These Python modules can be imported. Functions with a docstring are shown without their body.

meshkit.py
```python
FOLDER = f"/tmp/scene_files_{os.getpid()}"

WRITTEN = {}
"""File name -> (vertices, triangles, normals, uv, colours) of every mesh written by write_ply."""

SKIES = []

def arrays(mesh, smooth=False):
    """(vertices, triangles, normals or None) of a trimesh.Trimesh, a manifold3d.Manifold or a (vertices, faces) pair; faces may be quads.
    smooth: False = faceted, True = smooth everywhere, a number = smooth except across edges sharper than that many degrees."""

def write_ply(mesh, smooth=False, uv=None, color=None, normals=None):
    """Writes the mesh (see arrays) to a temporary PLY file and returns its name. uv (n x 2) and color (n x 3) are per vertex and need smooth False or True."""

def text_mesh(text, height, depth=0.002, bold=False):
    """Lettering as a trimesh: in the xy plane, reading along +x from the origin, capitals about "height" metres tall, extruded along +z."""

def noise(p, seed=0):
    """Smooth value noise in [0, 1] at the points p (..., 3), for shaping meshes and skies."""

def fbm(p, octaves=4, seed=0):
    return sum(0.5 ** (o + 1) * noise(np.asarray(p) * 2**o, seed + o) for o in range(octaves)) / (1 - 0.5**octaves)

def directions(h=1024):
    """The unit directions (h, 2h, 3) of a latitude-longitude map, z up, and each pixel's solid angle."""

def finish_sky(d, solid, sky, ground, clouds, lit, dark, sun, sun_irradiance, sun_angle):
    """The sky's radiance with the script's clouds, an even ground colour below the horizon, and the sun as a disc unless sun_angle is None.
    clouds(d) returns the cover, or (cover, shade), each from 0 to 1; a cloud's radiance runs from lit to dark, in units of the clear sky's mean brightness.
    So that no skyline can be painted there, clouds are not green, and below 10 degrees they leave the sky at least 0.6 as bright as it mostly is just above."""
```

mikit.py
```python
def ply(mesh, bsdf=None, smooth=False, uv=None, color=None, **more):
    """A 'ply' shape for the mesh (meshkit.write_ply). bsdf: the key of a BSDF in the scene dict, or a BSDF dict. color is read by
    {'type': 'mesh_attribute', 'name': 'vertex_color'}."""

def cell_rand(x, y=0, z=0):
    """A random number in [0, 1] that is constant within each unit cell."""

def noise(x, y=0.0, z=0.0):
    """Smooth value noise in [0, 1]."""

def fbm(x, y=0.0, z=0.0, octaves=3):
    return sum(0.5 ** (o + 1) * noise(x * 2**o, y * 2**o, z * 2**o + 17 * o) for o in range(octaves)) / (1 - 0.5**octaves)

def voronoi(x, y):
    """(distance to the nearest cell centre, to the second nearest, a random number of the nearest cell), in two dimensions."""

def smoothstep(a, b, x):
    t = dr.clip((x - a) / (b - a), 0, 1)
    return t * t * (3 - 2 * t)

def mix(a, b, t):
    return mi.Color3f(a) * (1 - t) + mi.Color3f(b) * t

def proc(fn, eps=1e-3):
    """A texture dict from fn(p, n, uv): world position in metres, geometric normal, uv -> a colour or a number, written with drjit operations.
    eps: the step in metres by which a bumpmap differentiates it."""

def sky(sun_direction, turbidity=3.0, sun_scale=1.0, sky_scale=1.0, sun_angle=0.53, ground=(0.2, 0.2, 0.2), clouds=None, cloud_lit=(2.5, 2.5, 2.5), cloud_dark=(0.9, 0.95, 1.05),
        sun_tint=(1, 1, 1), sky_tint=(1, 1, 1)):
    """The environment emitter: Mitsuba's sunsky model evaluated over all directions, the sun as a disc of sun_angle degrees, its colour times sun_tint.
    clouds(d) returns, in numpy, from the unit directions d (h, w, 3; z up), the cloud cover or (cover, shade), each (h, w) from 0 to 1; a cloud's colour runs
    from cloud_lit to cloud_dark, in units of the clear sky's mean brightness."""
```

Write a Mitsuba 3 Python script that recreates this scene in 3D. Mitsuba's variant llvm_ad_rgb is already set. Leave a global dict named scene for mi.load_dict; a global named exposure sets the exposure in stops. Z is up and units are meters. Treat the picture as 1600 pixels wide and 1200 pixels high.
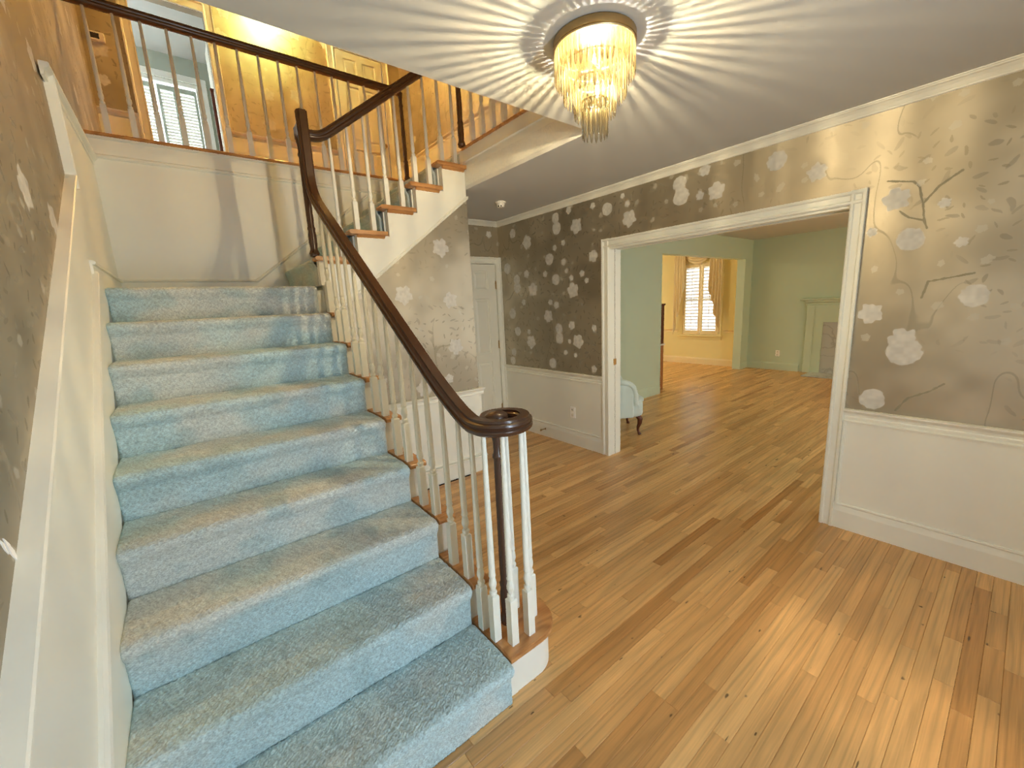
import math
import numpy as np
import trimesh
import drjit as dr
import mitsuba as mi
import mikit
import meshkit
from shapely.geometry import Polygon

T = mi.ScalarTransform4f
rng = np.random.default_rng(7)
scene, labels = {}, {}

# ------------------------------------------------------------------ camera
CAM = np.array([0.3158, -1.0782, 1.5061])
YAW, PITCH, ROLL, FOC = 0.6658, -0.18875, -0.04934, 639.41
_f = np.array([math.sin(YAW) * math.cos(PITCH), math.cos(YAW) * math.cos(PITCH), math.sin(PITCH)])
_r = np.array([math.cos(YAW), -math.sin(YAW), 0.0])
_u = np.cross(_r, _f)
_up = -_r * math.sin(ROLL) + _u * math.cos(ROLL)
scene['camera'] = {'type': 'perspective', 'fov_axis': 'x', 'fov': math.degrees(2 * math.atan(800 / FOC)), 'near_clip': 0.05, 'far_clip': 60.0,
                   'to_world': T().look_at(origin=CAM.tolist(), target=(CAM + _f).tolist(), up=_up.tolist())}
exposure = 0.2

# light levels
BULB = (17000.0, 13600.0, 8000.0)
DOOR_DAY = (23.0, 29.5, 36.0)           # frosted sidelight by the stairs
DOOR_DIM = (1.6, 1.8, 1.9)              # curtained sidelight on the other side
SUN, SKY = 2.4, 6.0
LIVING_DAY = (4.8, 5.5, 5.8)
LIVING_SUN = (4.6, 2.6, .95)
DINING_DAY = (0.85, 1.0, 1.2)
DINING_SIDE = (5.0, 4.6, 3.6)
DINING_LAMP = (80.0, 67.0, 40.0)
HALL_LAMP = (320.0, 170.0, 43.0)
BEDROOM_DAY = (1.1, 1.3, 1.4)
BEDROOM_SIDE = (5.5, 6.6, 7.1)

# hazy sky; its soft low sun comes in through the glass of the front door
scene['sky'] = {**mikit.sky((-.30, -1.0, 1.0), turbidity=6.0, sun_scale=SUN, sky_scale=SKY, sun_angle=8.0, ground=(0.12, 0.13, 0.10)), 'sampling_weight': 6.0}

# ------------------------------------------------------------------ materials
def rgb(c): return {'type': 'rgb', 'value': [float(x) for x in c]}
def paint(name, c, rough=0.5, spec=0.4):
    scene[name] = {'type': 'twosided', 'bsdf': {'type': 'principled', 'base_color': rgb(c), 'roughness': rough, 'specular': spec}}
def matte(name, c):
    scene[name] = {'type': 'twosided', 'bsdf': {'type': 'diffuse', 'reflectance': rgb(c)}}

paint('m_white', (0.79, 0.79, 0.70), 0.38, 0.4)
paint('m_slot', (0.42, 0.39, 0.33))
matte('m_ceiling', (0.61, 0.615, 0.59))
paint('m_green', (0.53, 0.63, 0.49), 0.6, 0.3)
paint('m_yellow', (0.80, 0.70, 0.36), 0.6, 0.3)
paint('m_sage', (0.40, 0.43, 0.36), 0.6, 0.3)
paint('m_shutter', (0.84, 0.82, 0.76), 0.4)
paint('m_plastic', (0.80, 0.76, 0.66), 0.4)
paint('m_dark', (0.02, 0.018, 0.015), 0.6)
paint('m_black', (0.012, 0.010, 0.010), 0.7)
paint('m_curtain', (0.76, 0.65, 0.42), 0.75, 0.2)
paint('m_chair', (0.62, 0.70, 0.66), 0.8, 0.2)
paint('m_outlet', (0.92, 0.91, 0.87), 0.3)
paint('m_torn', (0.85, 0.83, 0.78), 0.9, 0.1)
scene['m_mahogany'] = {'type': 'twosided', 'bsdf': {'type': 'principled', 'base_color': rgb((0.045, 0.017, 0.008)), 'roughness': 0.28, 'specular': 0.5, 'clearcoat': 0.8, 'clearcoat_gloss': 0.9}}
scene['m_cabinet'] = {'type': 'twosided', 'bsdf': {'type': 'principled', 'base_color': rgb((0.10, 0.028, 0.012)), 'roughness': 0.35, 'specular': 0.5}}
scene['m_cabinet_oak'] = {'type': 'twosided', 'bsdf': {'type': 'principled', 'base_color': rgb((0.33, 0.14, 0.05)), 'roughness': 0.35, 'specular': 0.5}}
scene['m_glass'] = {'type': 'thindielectric', 'int_ior': 1.5}
scene['m_brass'] = {'type': 'twosided', 'bsdf': {'type': 'principled', 'base_color': rgb((0.42, 0.30, 0.15)), 'roughness': 0.35, 'metallic': 1.0}}
scene['m_pale_brass'] = {'type': 'twosided', 'bsdf': {'type': 'principled', 'base_color': rgb((0.75, 0.62, 0.38)), 'roughness': 0.3, 'metallic': 1.0}}
scene['m_crystal'] = {'type': 'blendbsdf', 'weight': 0.33, 'a': {'type': 'thindielectric', 'int_ior': 1.5},
                      'b': {'type': 'principledthin', 'base_color': rgb((0.15, 0.12, 0.058)), 'roughness': 0.15, 'diff_trans': 1.2, 'spec_trans': 0.0}}

N, FB, VO, SS, MX, CR = mikit.noise, mikit.fbm, mikit.voronoi, mikit.smoothstep, mikit.mix, mikit.cell_rand

def wood_fn(p, n, uv):
    # uv is constant on each board: u = tone, v = shift along the grain
    tone, sh = uv.x, uv.y
    x, y = p.x + sh * 37.0, p.y + sh * 11.0
    warp = FB(x * 0.9, y * 13.0, sh * 50.0, octaves=2)
    rings = 0.5 + 0.5 * dr.sin(warp * 24.0 + y * 160.0)
    fine = N(x * 9.0, y * 330.0, sh * 9.0)
    blot = FB(x * 2.2, y * 6.0, 3.0, octaves=2)
    g = 0.42 * dr.power(rings, 3.0) + 0.50 * fine
    c = MX((0.66, 0.395, 0.155), (0.43, 0.205, 0.06), tone)
    c = c * (1.12 - 0.40 * g) * (0.84 + 0.32 * blot)
    knot = SS(0.965, 0.99, N(x * 14.0, y * 40.0, 5.0))
    return c * (1.0 - 0.75 * knot)

scene['m_floor'] = {'type': 'twosided', 'bsdf': {'type': 'principled', 'base_color': mikit.proc(wood_fn), 'roughness': 0.30, 'specular': 0.5, 'clearcoat': 0.5, 'clearcoat_gloss': 0.75}}

def oak_fn(p, n, uv):
    s = p.x + p.y * 0.35
    rings = 0.5 + 0.5 * dr.sin(FB(p.x * 4.0, p.y * 12.0, p.z * 12.0, octaves=2) * 30.0 + p.y * 70.0)
    fine = N(s * 12.0, p.y * 260.0, p.z * 260.0)
    return MX((0.56, 0.29, 0.11), (0.34, 0.145, 0.048), 0.55 * rings + 0.45 * fine)

scene['m_oak'] = {'type': 'twosided', 'bsdf': {'type': 'principled', 'base_color': mikit.proc(oak_fn), 'roughness': 0.3, 'specular': 0.5}}

def carpet_fn(p, n, uv):
    worn = FB(p.x * 3.1 + 3.0, p.y * 3.1, p.z * 3.1, octaves=3)
    blot = FB(p.x * 8.0, p.y * 8.0 + 9.0, p.z * 8.0, octaves=2)
    tuft = N(p.x * 260.0, p.y * 260.0, p.z * 260.0)
    lay = N(p.x * 150.0 + p.y * 60.0, p.y * 40.0, p.z * 90.0)
    c = MX((0.44, 0.57, 0.59), (0.55, 0.58, 0.545), SS(0.38, 0.66, worn))
    c = MX(c, (0.34, 0.46, 0.475), 0.55 * SS(0.52, 0.72, blot))
    return c * (0.58 + 0.50 * tuft + 0.32 * lay)

scene['m_carpet'] = {'type': 'twosided', 'bsdf': {'type': 'principled', 'base_color': mikit.proc(carpet_fn), 'roughness': 0.95, 'specular': 0.1, 'sheen': 0.6, 'sheen_tint': 0.3}}

def marble_fn(p, n, uv):
    v = FB(p.x * 5.0, p.y * 5.0, p.z * 5.0, octaves=4)
    vein = 1.0 - SS(0.0, 0.05, dr.abs(v - 0.5))
    return MX((0.47, 0.48, 0.45), (0.30, 0.30, 0.28), 0.6 * vein)
scene['m_marble'] = {'type': 'twosided', 'bsdf': {'type': 'principled', 'base_color': mikit.proc(marble_fn), 'roughness': 0.25}}

# wallpaper: metallic taupe ground, matt painted blossoms, leaves and twigs
def blossoms(s, z, size, jit, rad, keep, seed, lobe):
    """Cover 0..1 of lobed blossoms, one per kept cell."""
    x, y = s / size, z / size
    cov = mi.Float(0)
    bx, by = dr.floor(x - 0.5), dr.floor(y - 0.5)
    for a in (0, 1):
        for b in (0, 1):
            cx, cy = bx + a, by + b
            dx = x - (cx + 0.5 + jit * (CR(cx, cy, seed) - 0.5) * 2)
            dy = y - (cy + 0.5 + jit * (CR(cx, cy, seed + 1) - 0.5) * 2)
            k = CR(cx, cy, seed + 2)
            ang = dr.atan2(dy, dx) + k * 40.0
            r = rad * (0.65 + 0.6 * k) * (1 + lobe * dr.cos(5 * ang) + 0.5 * lobe * dr.cos(11 * ang + 1.0))
            d = dr.sqrt(dx * dx + dy * dy)
            cov = dr.maximum(cov, dr.select(CR(cx, cy, seed + 3) < keep, 1 - SS(r * 0.93, r * 1.04, d), 0))
    return cov

def leaves(s, z, size, keep, seed):
    x, y = s / size, z / size
    cov = mi.Float(0)
    bx, by = dr.floor(x - 0.5), dr.floor(y - 0.5)
    for a in (0, 1):
        for b in (0, 1):
            cx, cy = bx + a, by + b
            dx = x - (cx + 0.5 + 0.36 * (CR(cx, cy, seed) - 0.5))
            dy = y - (cy + 0.5 + 0.36 * (CR(cx, cy, seed + 1) - 0.5))
            t = CR(cx, cy, seed + 2) * 6.28
            c, q = dr.cos(t), dr.sin(t)
            e = dr.sqrt(dr.square((dx * c + dy * q) / 0.30) + dr.square((dy * c - dx * q) / 0.10))
            cov = dr.maximum(cov, dr.select(CR(cx, cy, seed + 3) < keep, 1 - SS(0.8, 1.0, e), 0))
    return cov

BLOOMS = [(2.737,2.316,.052,0),(2.495,2.187,.073,1),(2.044,2.356,.05,0),(2.033,2.255,.061,0),(1.766,2.23,.071,1),(1.859,2.394,.036,1),(1.557,2.371,.03,1),(1.394,2.31,.056,0),(1.161,2.187,.068,1),(1.227,2.384,.023,1),(1.179,2.31,.029,1),(1.942,2.102,.03,1),(2.065,2.069,.031,1),(2.148,1.966,.061,0),(1.942,1.916,.035,1),(1.558,1.928,.056,1),(2.867,1.939,.065,0),(2.524,1.847,.045,1),(2.221,1.821,.033,1),(2.701,1.803,.056,0),(2.697,1.706,.063,0),(2.425,1.672,.074,1),(2.062,1.753,.058,0),(1.906,1.824,.025,1),(1.841,1.752,.03,1),(1.699,1.781,.033,1),(1.824,1.63,.075,1),(1.641,1.71,.028,1),(2.807,1.413,.063,0),(2.593,1.538,.037,1),(2.152,1.522,.033,1),(2.063,1.49,.04,1),(2.192,1.376,.068,1),(1.849,1.279,.046,1),(1.555,1.257,.033,1),(2.721,1.203,.056,0),(2.52,1.202,.031,1),(2.489,1.085,.075,1),(2.034,1.245,.054,0),(2.029,1.143,.06,0),(1.765,1.119,.071,1),(1.884,1.114,.026,1),(1.943,.995,.03,1),(1.804,.974,.026,1),(2.141,.864,.058,0),(2.813,.95,.048,1),(2.842,.843,.052,0),(1.56,.852,.036,1),(.706,2.355,.055,0),(.692,2.26,.066,0),(.425,2.239,.06,1),(.545,2.232,.031,1),(.514,2.4,.041,1),(.048,2.331,.059,0),(-.176,2.205,.051,1),(-.549,1.971,.059,1),(-.625,1.752,.061,0),(-.737,1.912,.025,1),(-.816,1.711,.026,1),(-.462,1.814,.026,1),(-.659,1.147,.077,0),(-.646,1.218,.061,1),(-.497,1.361,.057,1),(-.889,1.442,.056,0),(-.548,.861,.062,0)]
TWIGS = [(-.684,1.8,-.67,1.841),(-.67,1.841,-.657,1.926),(-.657,1.926,-.636,2.012),(-.636,2.012,-.612,2.043),(-.612,2.043,-.508,2.071),(-.657,1.926,-.71,2.0),(-.71,2.0,-.784,2.053),(-.67,1.841,-.609,1.865),(-.609,1.865,-.57,1.905),(-.7,1.442,-.716,1.525),(-.716,1.525,-.877,1.555),(-.655,.811,-.698,.888),(-.698,.888,-.781,.94),(-.781,.94,-.831,.986)]

def right_print(p):
    """(bloom, leaf, twig) cover on the right wall."""
    s, z = p.y, p.z
    bl = mi.Float(0)
    for i, (a, b, r, l) in enumerate(BLOOMS):
        dx, dz = s - a, z - b
        d = dr.sqrt(dx * dx + dz * dz)
        if l:
            ang = dr.atan2(dz, dx) + i * 1.3
            rr = r * (0.95 + 0.11 * dr.cos(5 * ang) + 0.07 * dr.cos(9 * ang + 1.0) + 0.10 * (N(dx * 55 + i, dz * 55, 2.0) - 0.5))
        else:
            rr = r * (0.97 + 0.10 * (N(dx * 60 + i, dz * 60, 2.0) - 0.5) * 2)
        bl = dr.maximum(bl, 1 - SS(rr - 0.004, rr + 0.003, d))
    tw = mi.Float(0)
    for a, b, c, e in TWIGS:
        vx, vz = c - a, e - b
        t = dr.clip(((s - a) * vx + (z - b) * vz) / (vx * vx + vz * vz), 0, 1)
        d = dr.sqrt(dr.square(s - a - t * vx) + dr.square(z - b - t * vz)) + 0.004 * (N(s * 70, z * 70, 1.0) - 0.5)
        tw = dr.maximum(tw, 1 - SS(0.003, 0.0065, d))
    return bl, tw

def common_print(s, z):
    ws = s + 0.035 * (N(s * 9.0, z * 9.0, 3.0) - 0.5) + 0.012 * (N(s * 34.0, z * 34.0, 6.0) - 0.5)
    wz = z + 0.035 * (N(s * 9.0, z * 9.0, 13.0) - 0.5) + 0.012 * (N(s * 34.0, z * 34.0, 16.0) - 0.5)
    patch = SS(0.30, 0.62, FB(s * 2.4, z * 2.4, 9.0, octaves=2))
    small = blossoms(ws, wz, 0.13, 0.22, 0.13, 0.36, 21, 0.12)
    lf = leaves(ws, wz, 0.105, 0.62, 31) * (0.35 + 0.65 * N(s * 7.0, z * 7.0, 21.0)) * patch
    lf2 = leaves(ws + 0.07, wz + 0.05, 0.062, 0.50, 41) * patch
    w = FB(s * 2.6 + 7.0, z * 1.5, 2.0, octaves=3)
    twig = 0.5 * (1 - SS(0.002, 0.006, dr.abs(w - 0.5))) * SS(0.50, 0.62, N(s * 3.0, z * 3.0, 8.0))
    return small, lf, lf2, twig

def wall_cover(p, right):
    s, z = p.x + p.y, p.z
    if right:
        big, tw = right_print(p)
    else:
        big = blossoms(s, z, 0.36, 0.22, 0.155, 0.62, 11, 0.14)
        tw = mi.Float(0)
    small, lf, lf2, twig = common_print(s, z)
    return big, small, lf, lf2, dr.maximum(tw, twig)

def paper_color(right):
    def fn(p, n, uv):
        big, small, lf, lf2, tw = wall_cover(p, right)
        s, z = p.x + p.y, p.z
        cloud = FB(s * 3.0, z * 3.0, 4.0, octaves=3)
        c = MX((0.42, 0.37, 0.28), (0.57, 0.51, 0.40), SS(0.3, 0.7, cloud))
        c = MX(c, (0.28, 0.25, 0.19), 0.75 * lf)
        c = MX(c, (0.32, 0.28, 0.20), 0.65 * lf2)
        c = MX(c, (0.22, 0.20, 0.13), 0.8 * tw)
        vein = N(s * 55.0, z * 55.0, 1.0)
        c = MX(c, (0.56, 0.53, 0.45), 0.55 * small)
        return MX(c, mi.Color3f(0.60, 0.58, 0.53) * (0.88 + 0.2 * vein), 0.92 * big)
    return fn

def paper_metal(right):
    def fn(p, n, uv):
        big, small, lf, lf2, tw = wall_cover(p, right)
        return 0.94 * (1 - dr.clip(0.95 * big + 0.45 * small + 0.45 * lf + 0.9 * tw, 0, 1))
    return fn

for nm, right in (('m_paper', False), ('m_paper_right', True)):
    scene[nm] = {'type': 'twosided', 'bsdf': {'type': 'principled', 'base_color': mikit.proc(paper_color(right)), 'metallic': mikit.proc(paper_metal(right)), 'roughness': 0.50, 'specular': 0.3}}

# ------------------------------------------------------------------ mesh helpers
def tm(v, f): return trimesh.Trimesh(np.asarray(v, float), np.asarray(f, int), process=False)
def cat(ms): return trimesh.util.concatenate(ms)

def cbox(x0, x1, y0, y1, z0, z1, b=0.0):
    """A box with chamfered edges."""
    if b <= 0:
        m = trimesh.creation.box((x1 - x0, y1 - y0, z1 - z0)); m.apply_translation(((x0 + x1) / 2, (y0 + y1) / 2, (z0 + z1) / 2)); return m
    b = min(b, 0.49 * min(x1 - x0, y1 - y0, z1 - z0))
    X, Y, Z = (x0, x1), (y0, y1), (z0, z1)
    pts = []
    for i in (0, 1):
        for j in (0, 1):
            for k in (0, 1):
                sx, sy, sz = (b, -b)[i], (b, -b)[j], (b, -b)[k]
                pts += [(X[i] + sx, Y[j] + sy, Z[k]), (X[i] + sx, Y[j], Z[k] + sz), (X[i], Y[j] + sy, Z[k] + sz)]
    return trimesh.PointCloud(pts).convex_hull

def prism(poly, axis, a, b):
    """Extrude a polygon along an axis; 'x': polygon in (y, z); 'y': in (x, z); 'z': in (x, y)."""
    g = poly if isinstance(poly, Polygon) else Polygon(poly)
    m = trimesh.creation.extrude_polygon(g, 1.0, engine='earcut')
    v = np.array(m.vertices)
    t = a + v[:, 2] * (b - a)
    w = {'x': np.stack([t, v[:, 0], v[:, 1]], 1), 'y': np.stack([v[:, 0], t, v[:, 1]], 1), 'z': np.stack([v[:, 0], v[:, 1], t], 1)}[axis]
    m = tm(w, m.faces); m.fix_normals(); return m

def mold(profile, A, B, out, up=(0, 0, 1)):
    """A moulding: profile of (out, up) points carried straight from A to B."""
    g = Polygon(profile)
    m = trimesh.creation.extrude_polygon(g, 1.0, engine='earcut')
    v = np.array(m.vertices)
    A, B, out, up = (np.asarray(q, float) for q in (A, B, out, up))
    w = A + v[:, 2:3] * (B - A) + v[:, 0:1] * out + v[:, 1:2] * up
    m = tm(w, m.faces); m.fix_normals(); return m

def lathe(prof, n=14, at=(0, 0, 0)):
    """prof: (radius, z) from bottom to top; closed with caps."""
    p = np.asarray(prof, float)
    a = np.arange(n) * 2 * math.pi / n
    v = np.stack([p[:, 0:1] * np.cos(a), p[:, 0:1] * np.sin(a), np.repeat(p[:, 1:2], n, 1)], -1).reshape(-1, 3)
    f = []
    for i in range(len(p) - 1):
        for j in range(n):
            k = (j + 1) % n
            f += [(i * n + j, i * n + k, (i + 1) * n + k), (i * n + j, (i + 1) * n + k, (i + 1) * n + j)]
    v = np.vstack([v, [[0, 0, p[0, 1]], [0, 0, p[-1, 1]]]])
    c0, c1, L = len(v) - 2, len(v) - 1, (len(p) - 1) * n
    for j in range(n):
        k = (j + 1) % n
        f += [(c0, k, j), (c1, L + j, L + k)]
    return tm(v + np.asarray(at), f)

def sweep(path, sides, prof, scale=None):
    """prof (k, 2): (side, up) offsets, closed; sides: one unit side vector per path point."""
    P, S, prof = np.asarray(path, float), np.asarray(sides, float), np.asarray(prof, float)
    t = np.gradient(P, axis=0); t /= np.linalg.norm(t, axis=1, keepdims=True)
    S = S - t * (S * t).sum(1, keepdims=True); S /= np.linalg.norm(S, axis=1, keepdims=True)
    U = np.cross(S, t)
    sc = np.ones(len(P)) if scale is None else np.asarray(scale)
    k = len(prof)
    v = (P[:, None] + sc[:, None, None] * (prof[None, :, 0:1] * S[:, None] + prof[None, :, 1:2] * U[:, None])).reshape(-1, 3)
    f = []
    for i in range(len(P) - 1):
        for j in range(k):
            q = (j + 1) % k
            f += [(i * k + j, (i + 1) * k + q, i * k + q), (i * k + j, (i + 1) * k + j, (i + 1) * k + q)]
    v = np.vstack([v, P[:1], P[-1:]])
    c0, c1, L = len(v) - 2, len(v) - 1, (len(P) - 1) * k
    for j in range(k):
        q = (j + 1) % k
        f += [(c0, j, q), (c1, L + q, L + j)]
    m = tm(v, f)
    if m.volume < 0: m.invert()
    return m

_count = {}
def key_of(name):
    n = _count.get(name, 0); _count[name] = n + 1
    return name if n == 0 else f'{name}_{n:03d}'

def put(name, mesh, mat, smooth=False, parent=None, label=None, cat_=None, group=None, kind=None, **kw):
    """One entry of the scene, top-level or a part of parent."""
    k = key_of(parent + '__' + name if parent else name)
    scene[k] = mesh if isinstance(mesh, dict) else mikit.ply(mesh, mat, smooth=smooth, **kw)
    tag(k, label, cat_, group, kind)
    return k

def tag(k, label=None, cat_=None, group=None, kind=None):
    d = {a: b for a, b in (('label', label), ('category', cat_), ('group', group), ('kind', kind)) if b}
    if d: labels[k] = d

def thing(name, label, cat_, group=None):
    k = key_of(name); tag(k, label, cat_, group); return k

def struct(name, mesh, mat, label=None, smooth=False):
    return put(name, mesh, mat, smooth=smooth, label=label, kind='structure')

# ------------------------------------------------------------------ dimensions
XR, XRB = 3.43, 3.595                # right wall: foyer face and living room face
YF = -2.2                             # inner face of the front wall
OY0, OY1, OZ = -0.354, 1.44, 1.985   # wide opening to the living room
YD = 3.02                             # wall with the small door
YL, YS = 3.053, 2.008                 # wall behind the landing, wall under the upper flight
XW = 2.35                             # end of that wall, edge of the upper floor
ZC, ZU = 2.48, 2.812                  # foyer ceiling, upper floor
H, TR, T2 = 0.19, 0.2566, 0.247       # riser, tread of the first flight, tread of the upper flight
ZL = 9 * H                            # landing
YE = 0.65                             # edge of the ceiling at the stairwell
YU = 4.8                              # back wall of the upper hall
XU = 3.2                              # side wall of the upper hall
ZUC = 5.28                            # ceiling of the upper hall
LX, LY = 9.42, 2.53                   # living room far wall, living room back wall
ZLC = 2.55
DX0, DX1, DZ = 6.16, 9.10, 2.19       # opening from the living room to the dining room

# ------------------------------------------------------------------ room shell
struct('wall_left', cbox(-0.14, 0, YF, YU + .1, -.1, ZUC), 'm_paper', 'dark silvery floral papered wall along the left of the stairs')
def wall_x(x0, x1, y0, y1, z0, z1, holes):
    g = Polygon([(y0, z0), (y1, z0), (y1, z1), (y0, z1)])
    for a, b, c, d in holes: g = g.difference(Polygon([(a, c), (b, c), (b, d), (a, d)]))
    return cat([prism(q, 'x', x0, x1) for q in (g.geoms if hasattr(g, 'geoms') else [g])])
def wall_y(y0, y1, x0, x1, z0, z1, holes):
    g = Polygon([(x0, z0), (x1, z0), (x1, z1), (x0, z1)])
    for a, b, c, d in holes: g = g.difference(Polygon([(a, c), (b, c), (b, d), (a, d)]))
    return cat([prism(q, 'y', y0, y1) for q in (g.geoms if hasattr(g, 'geoms') else [g])])

struct('wall_right', wall_x(XR, XR + .07, YF, YD, -.1, ZC + .05, [(OY0, OY1, -.2, OZ)]), 'm_paper_right', 'silvery taupe floral papered wall with the wide opening to the living room')
struct('wall_living_left', wall_x(XR + .07, XRB, YF, YD + .1, -.1, ZLC, [(OY0, OY1, -.2, OZ)]), 'm_green', 'pale green living room side of the wall with the wide opening')
struct('wall_hall', wall_y(YD, YD + .1, XW - .08, XR, 0, ZC, []), 'm_paper', 'short papered wall around the small white panel door')
struct('wall_landing', wall_y(YL, YL + .1, -.02, XR + .1, -.1, ZU - .16, []), 'm_white', 'plain white wall behind the stair landing')
struct('wall_front', wall_y(YF - .14, YF, -.14, XR + .1, -.1, ZC, [(.92, 2.50, 0, 2.08)]), 'm_paper', 'front wall with the entrance door, behind the viewer')

struct('ceiling', prism(Polygon([(-.14, YF - .14), (XR + .07, YF - .14), (XR + .07, YD + .02), (XW, YD + .02), (XW, YE), (-.14, YE)]), 'z', ZC, ZC + .16), 'm_ceiling', 'flat white foyer ceiling with the chandelier')
struct('trim_1', cat([cbox(-.02, XW, YE - .1, YE, ZC + .03, ZU - .02), cbox(XW, XW + .1, YE - .1, YL + .1, ZC + .03, ZU - .02)]), 'm_white', 'white boarded edge of the upper floor around the stairwell')
struct('trim_2', cat([mold([(0, 0), (.012, .006), (.012, .014), (0, .02)], (XW, YE, 2.685), (XW, YS + .02, 2.685), (-1, 0, 0))]), 'm_white', 'thin moulding along the boarded edge of the upper floor')
struct('ceiling_upper', cbox(-.14, XU + .1, YE - .2, YU + .1, ZUC, ZUC + .1), 'm_ceiling', 'ceiling of the upper hall')

# upper floor of hall and gallery, with its oak edge
struct('floor_upper', cat([cbox(-.02, XU, YL + .02, YU, ZU - .18, ZU - .005), cbox(XW + .02, XU, YE - .1, YL + .03, ZU - .16, ZU - .005)]), 'm_oak', 'upper hall floor')
nose = [(0, 0), (.028, 0), (.036, .008), (.036, .022), (.028, .03), (0, .03)]
struct('trim_3', mold(nose, (0, YL + .03, ZU - .03), (XW + .03, YL + .03, ZU - .03), (0, -1, 0)), 'm_oak', 'oak edge of the upper hall floor under the balusters')
struct('trim_4', mold(nose, (XW + .03, YE, ZU - .03), (XW + .03, YS + .02, ZU - .03), (-1, 0, 0)), 'm_oak', 'oak edge of the gallery floor')
fascia = [(0, 0), (.012, .0), (.018, .008), (.018, .022), (.010, .03), (.010, .125), (.018, .13), (.018, .145), (0, .145)]
struct('trim_5', mold(fascia, (0, YL, ZU - .175), (XW, YL, ZU - .175), (0, -1, 0)), 'm_white', 'white band with mouldings under the edge of the upper hall floor')

# upper hall walls
struct('wall_upper_back', wall_y(YU, YU + .1, -.14, XU + .1, ZU - .2, ZUC, [(.385, 1.0, ZU, 4.72), (2.33, 2.95, ZU, 4.80)]), 'm_paper', 'papered back wall of the upper hall lit warm by its lamp')
struct('wall_upper_right', cbox(XU, XU + .1, YE - .2, YU, ZU - .2, ZUC), 'm_paper', 'papered side wall of the upper gallery')
struct('wall_upper_front', cbox(-.14, XU + .1, YE - .2, YE - .1, ZC + .1, ZUC), 'm_white', 'upper wall above the stairwell edge, out of sight')
rail_prof = [(0, 0), (.012, .004), (.014, .03), (.03, .045), (.034, .058), (.02, .064), (0, .066)]
base_prof = [(0, 0), (.016, 0), (.016, .115), (.010, .135), (.006, .15), (0, .15)]
def run(name, prof, segs, label, mat='m_white'):
    """Straight lengths of one moulding: (A, B, out) each; one setting piece."""
    struct(name, cat([mold(prof, *q) for q in segs]), mat, label)
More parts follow.
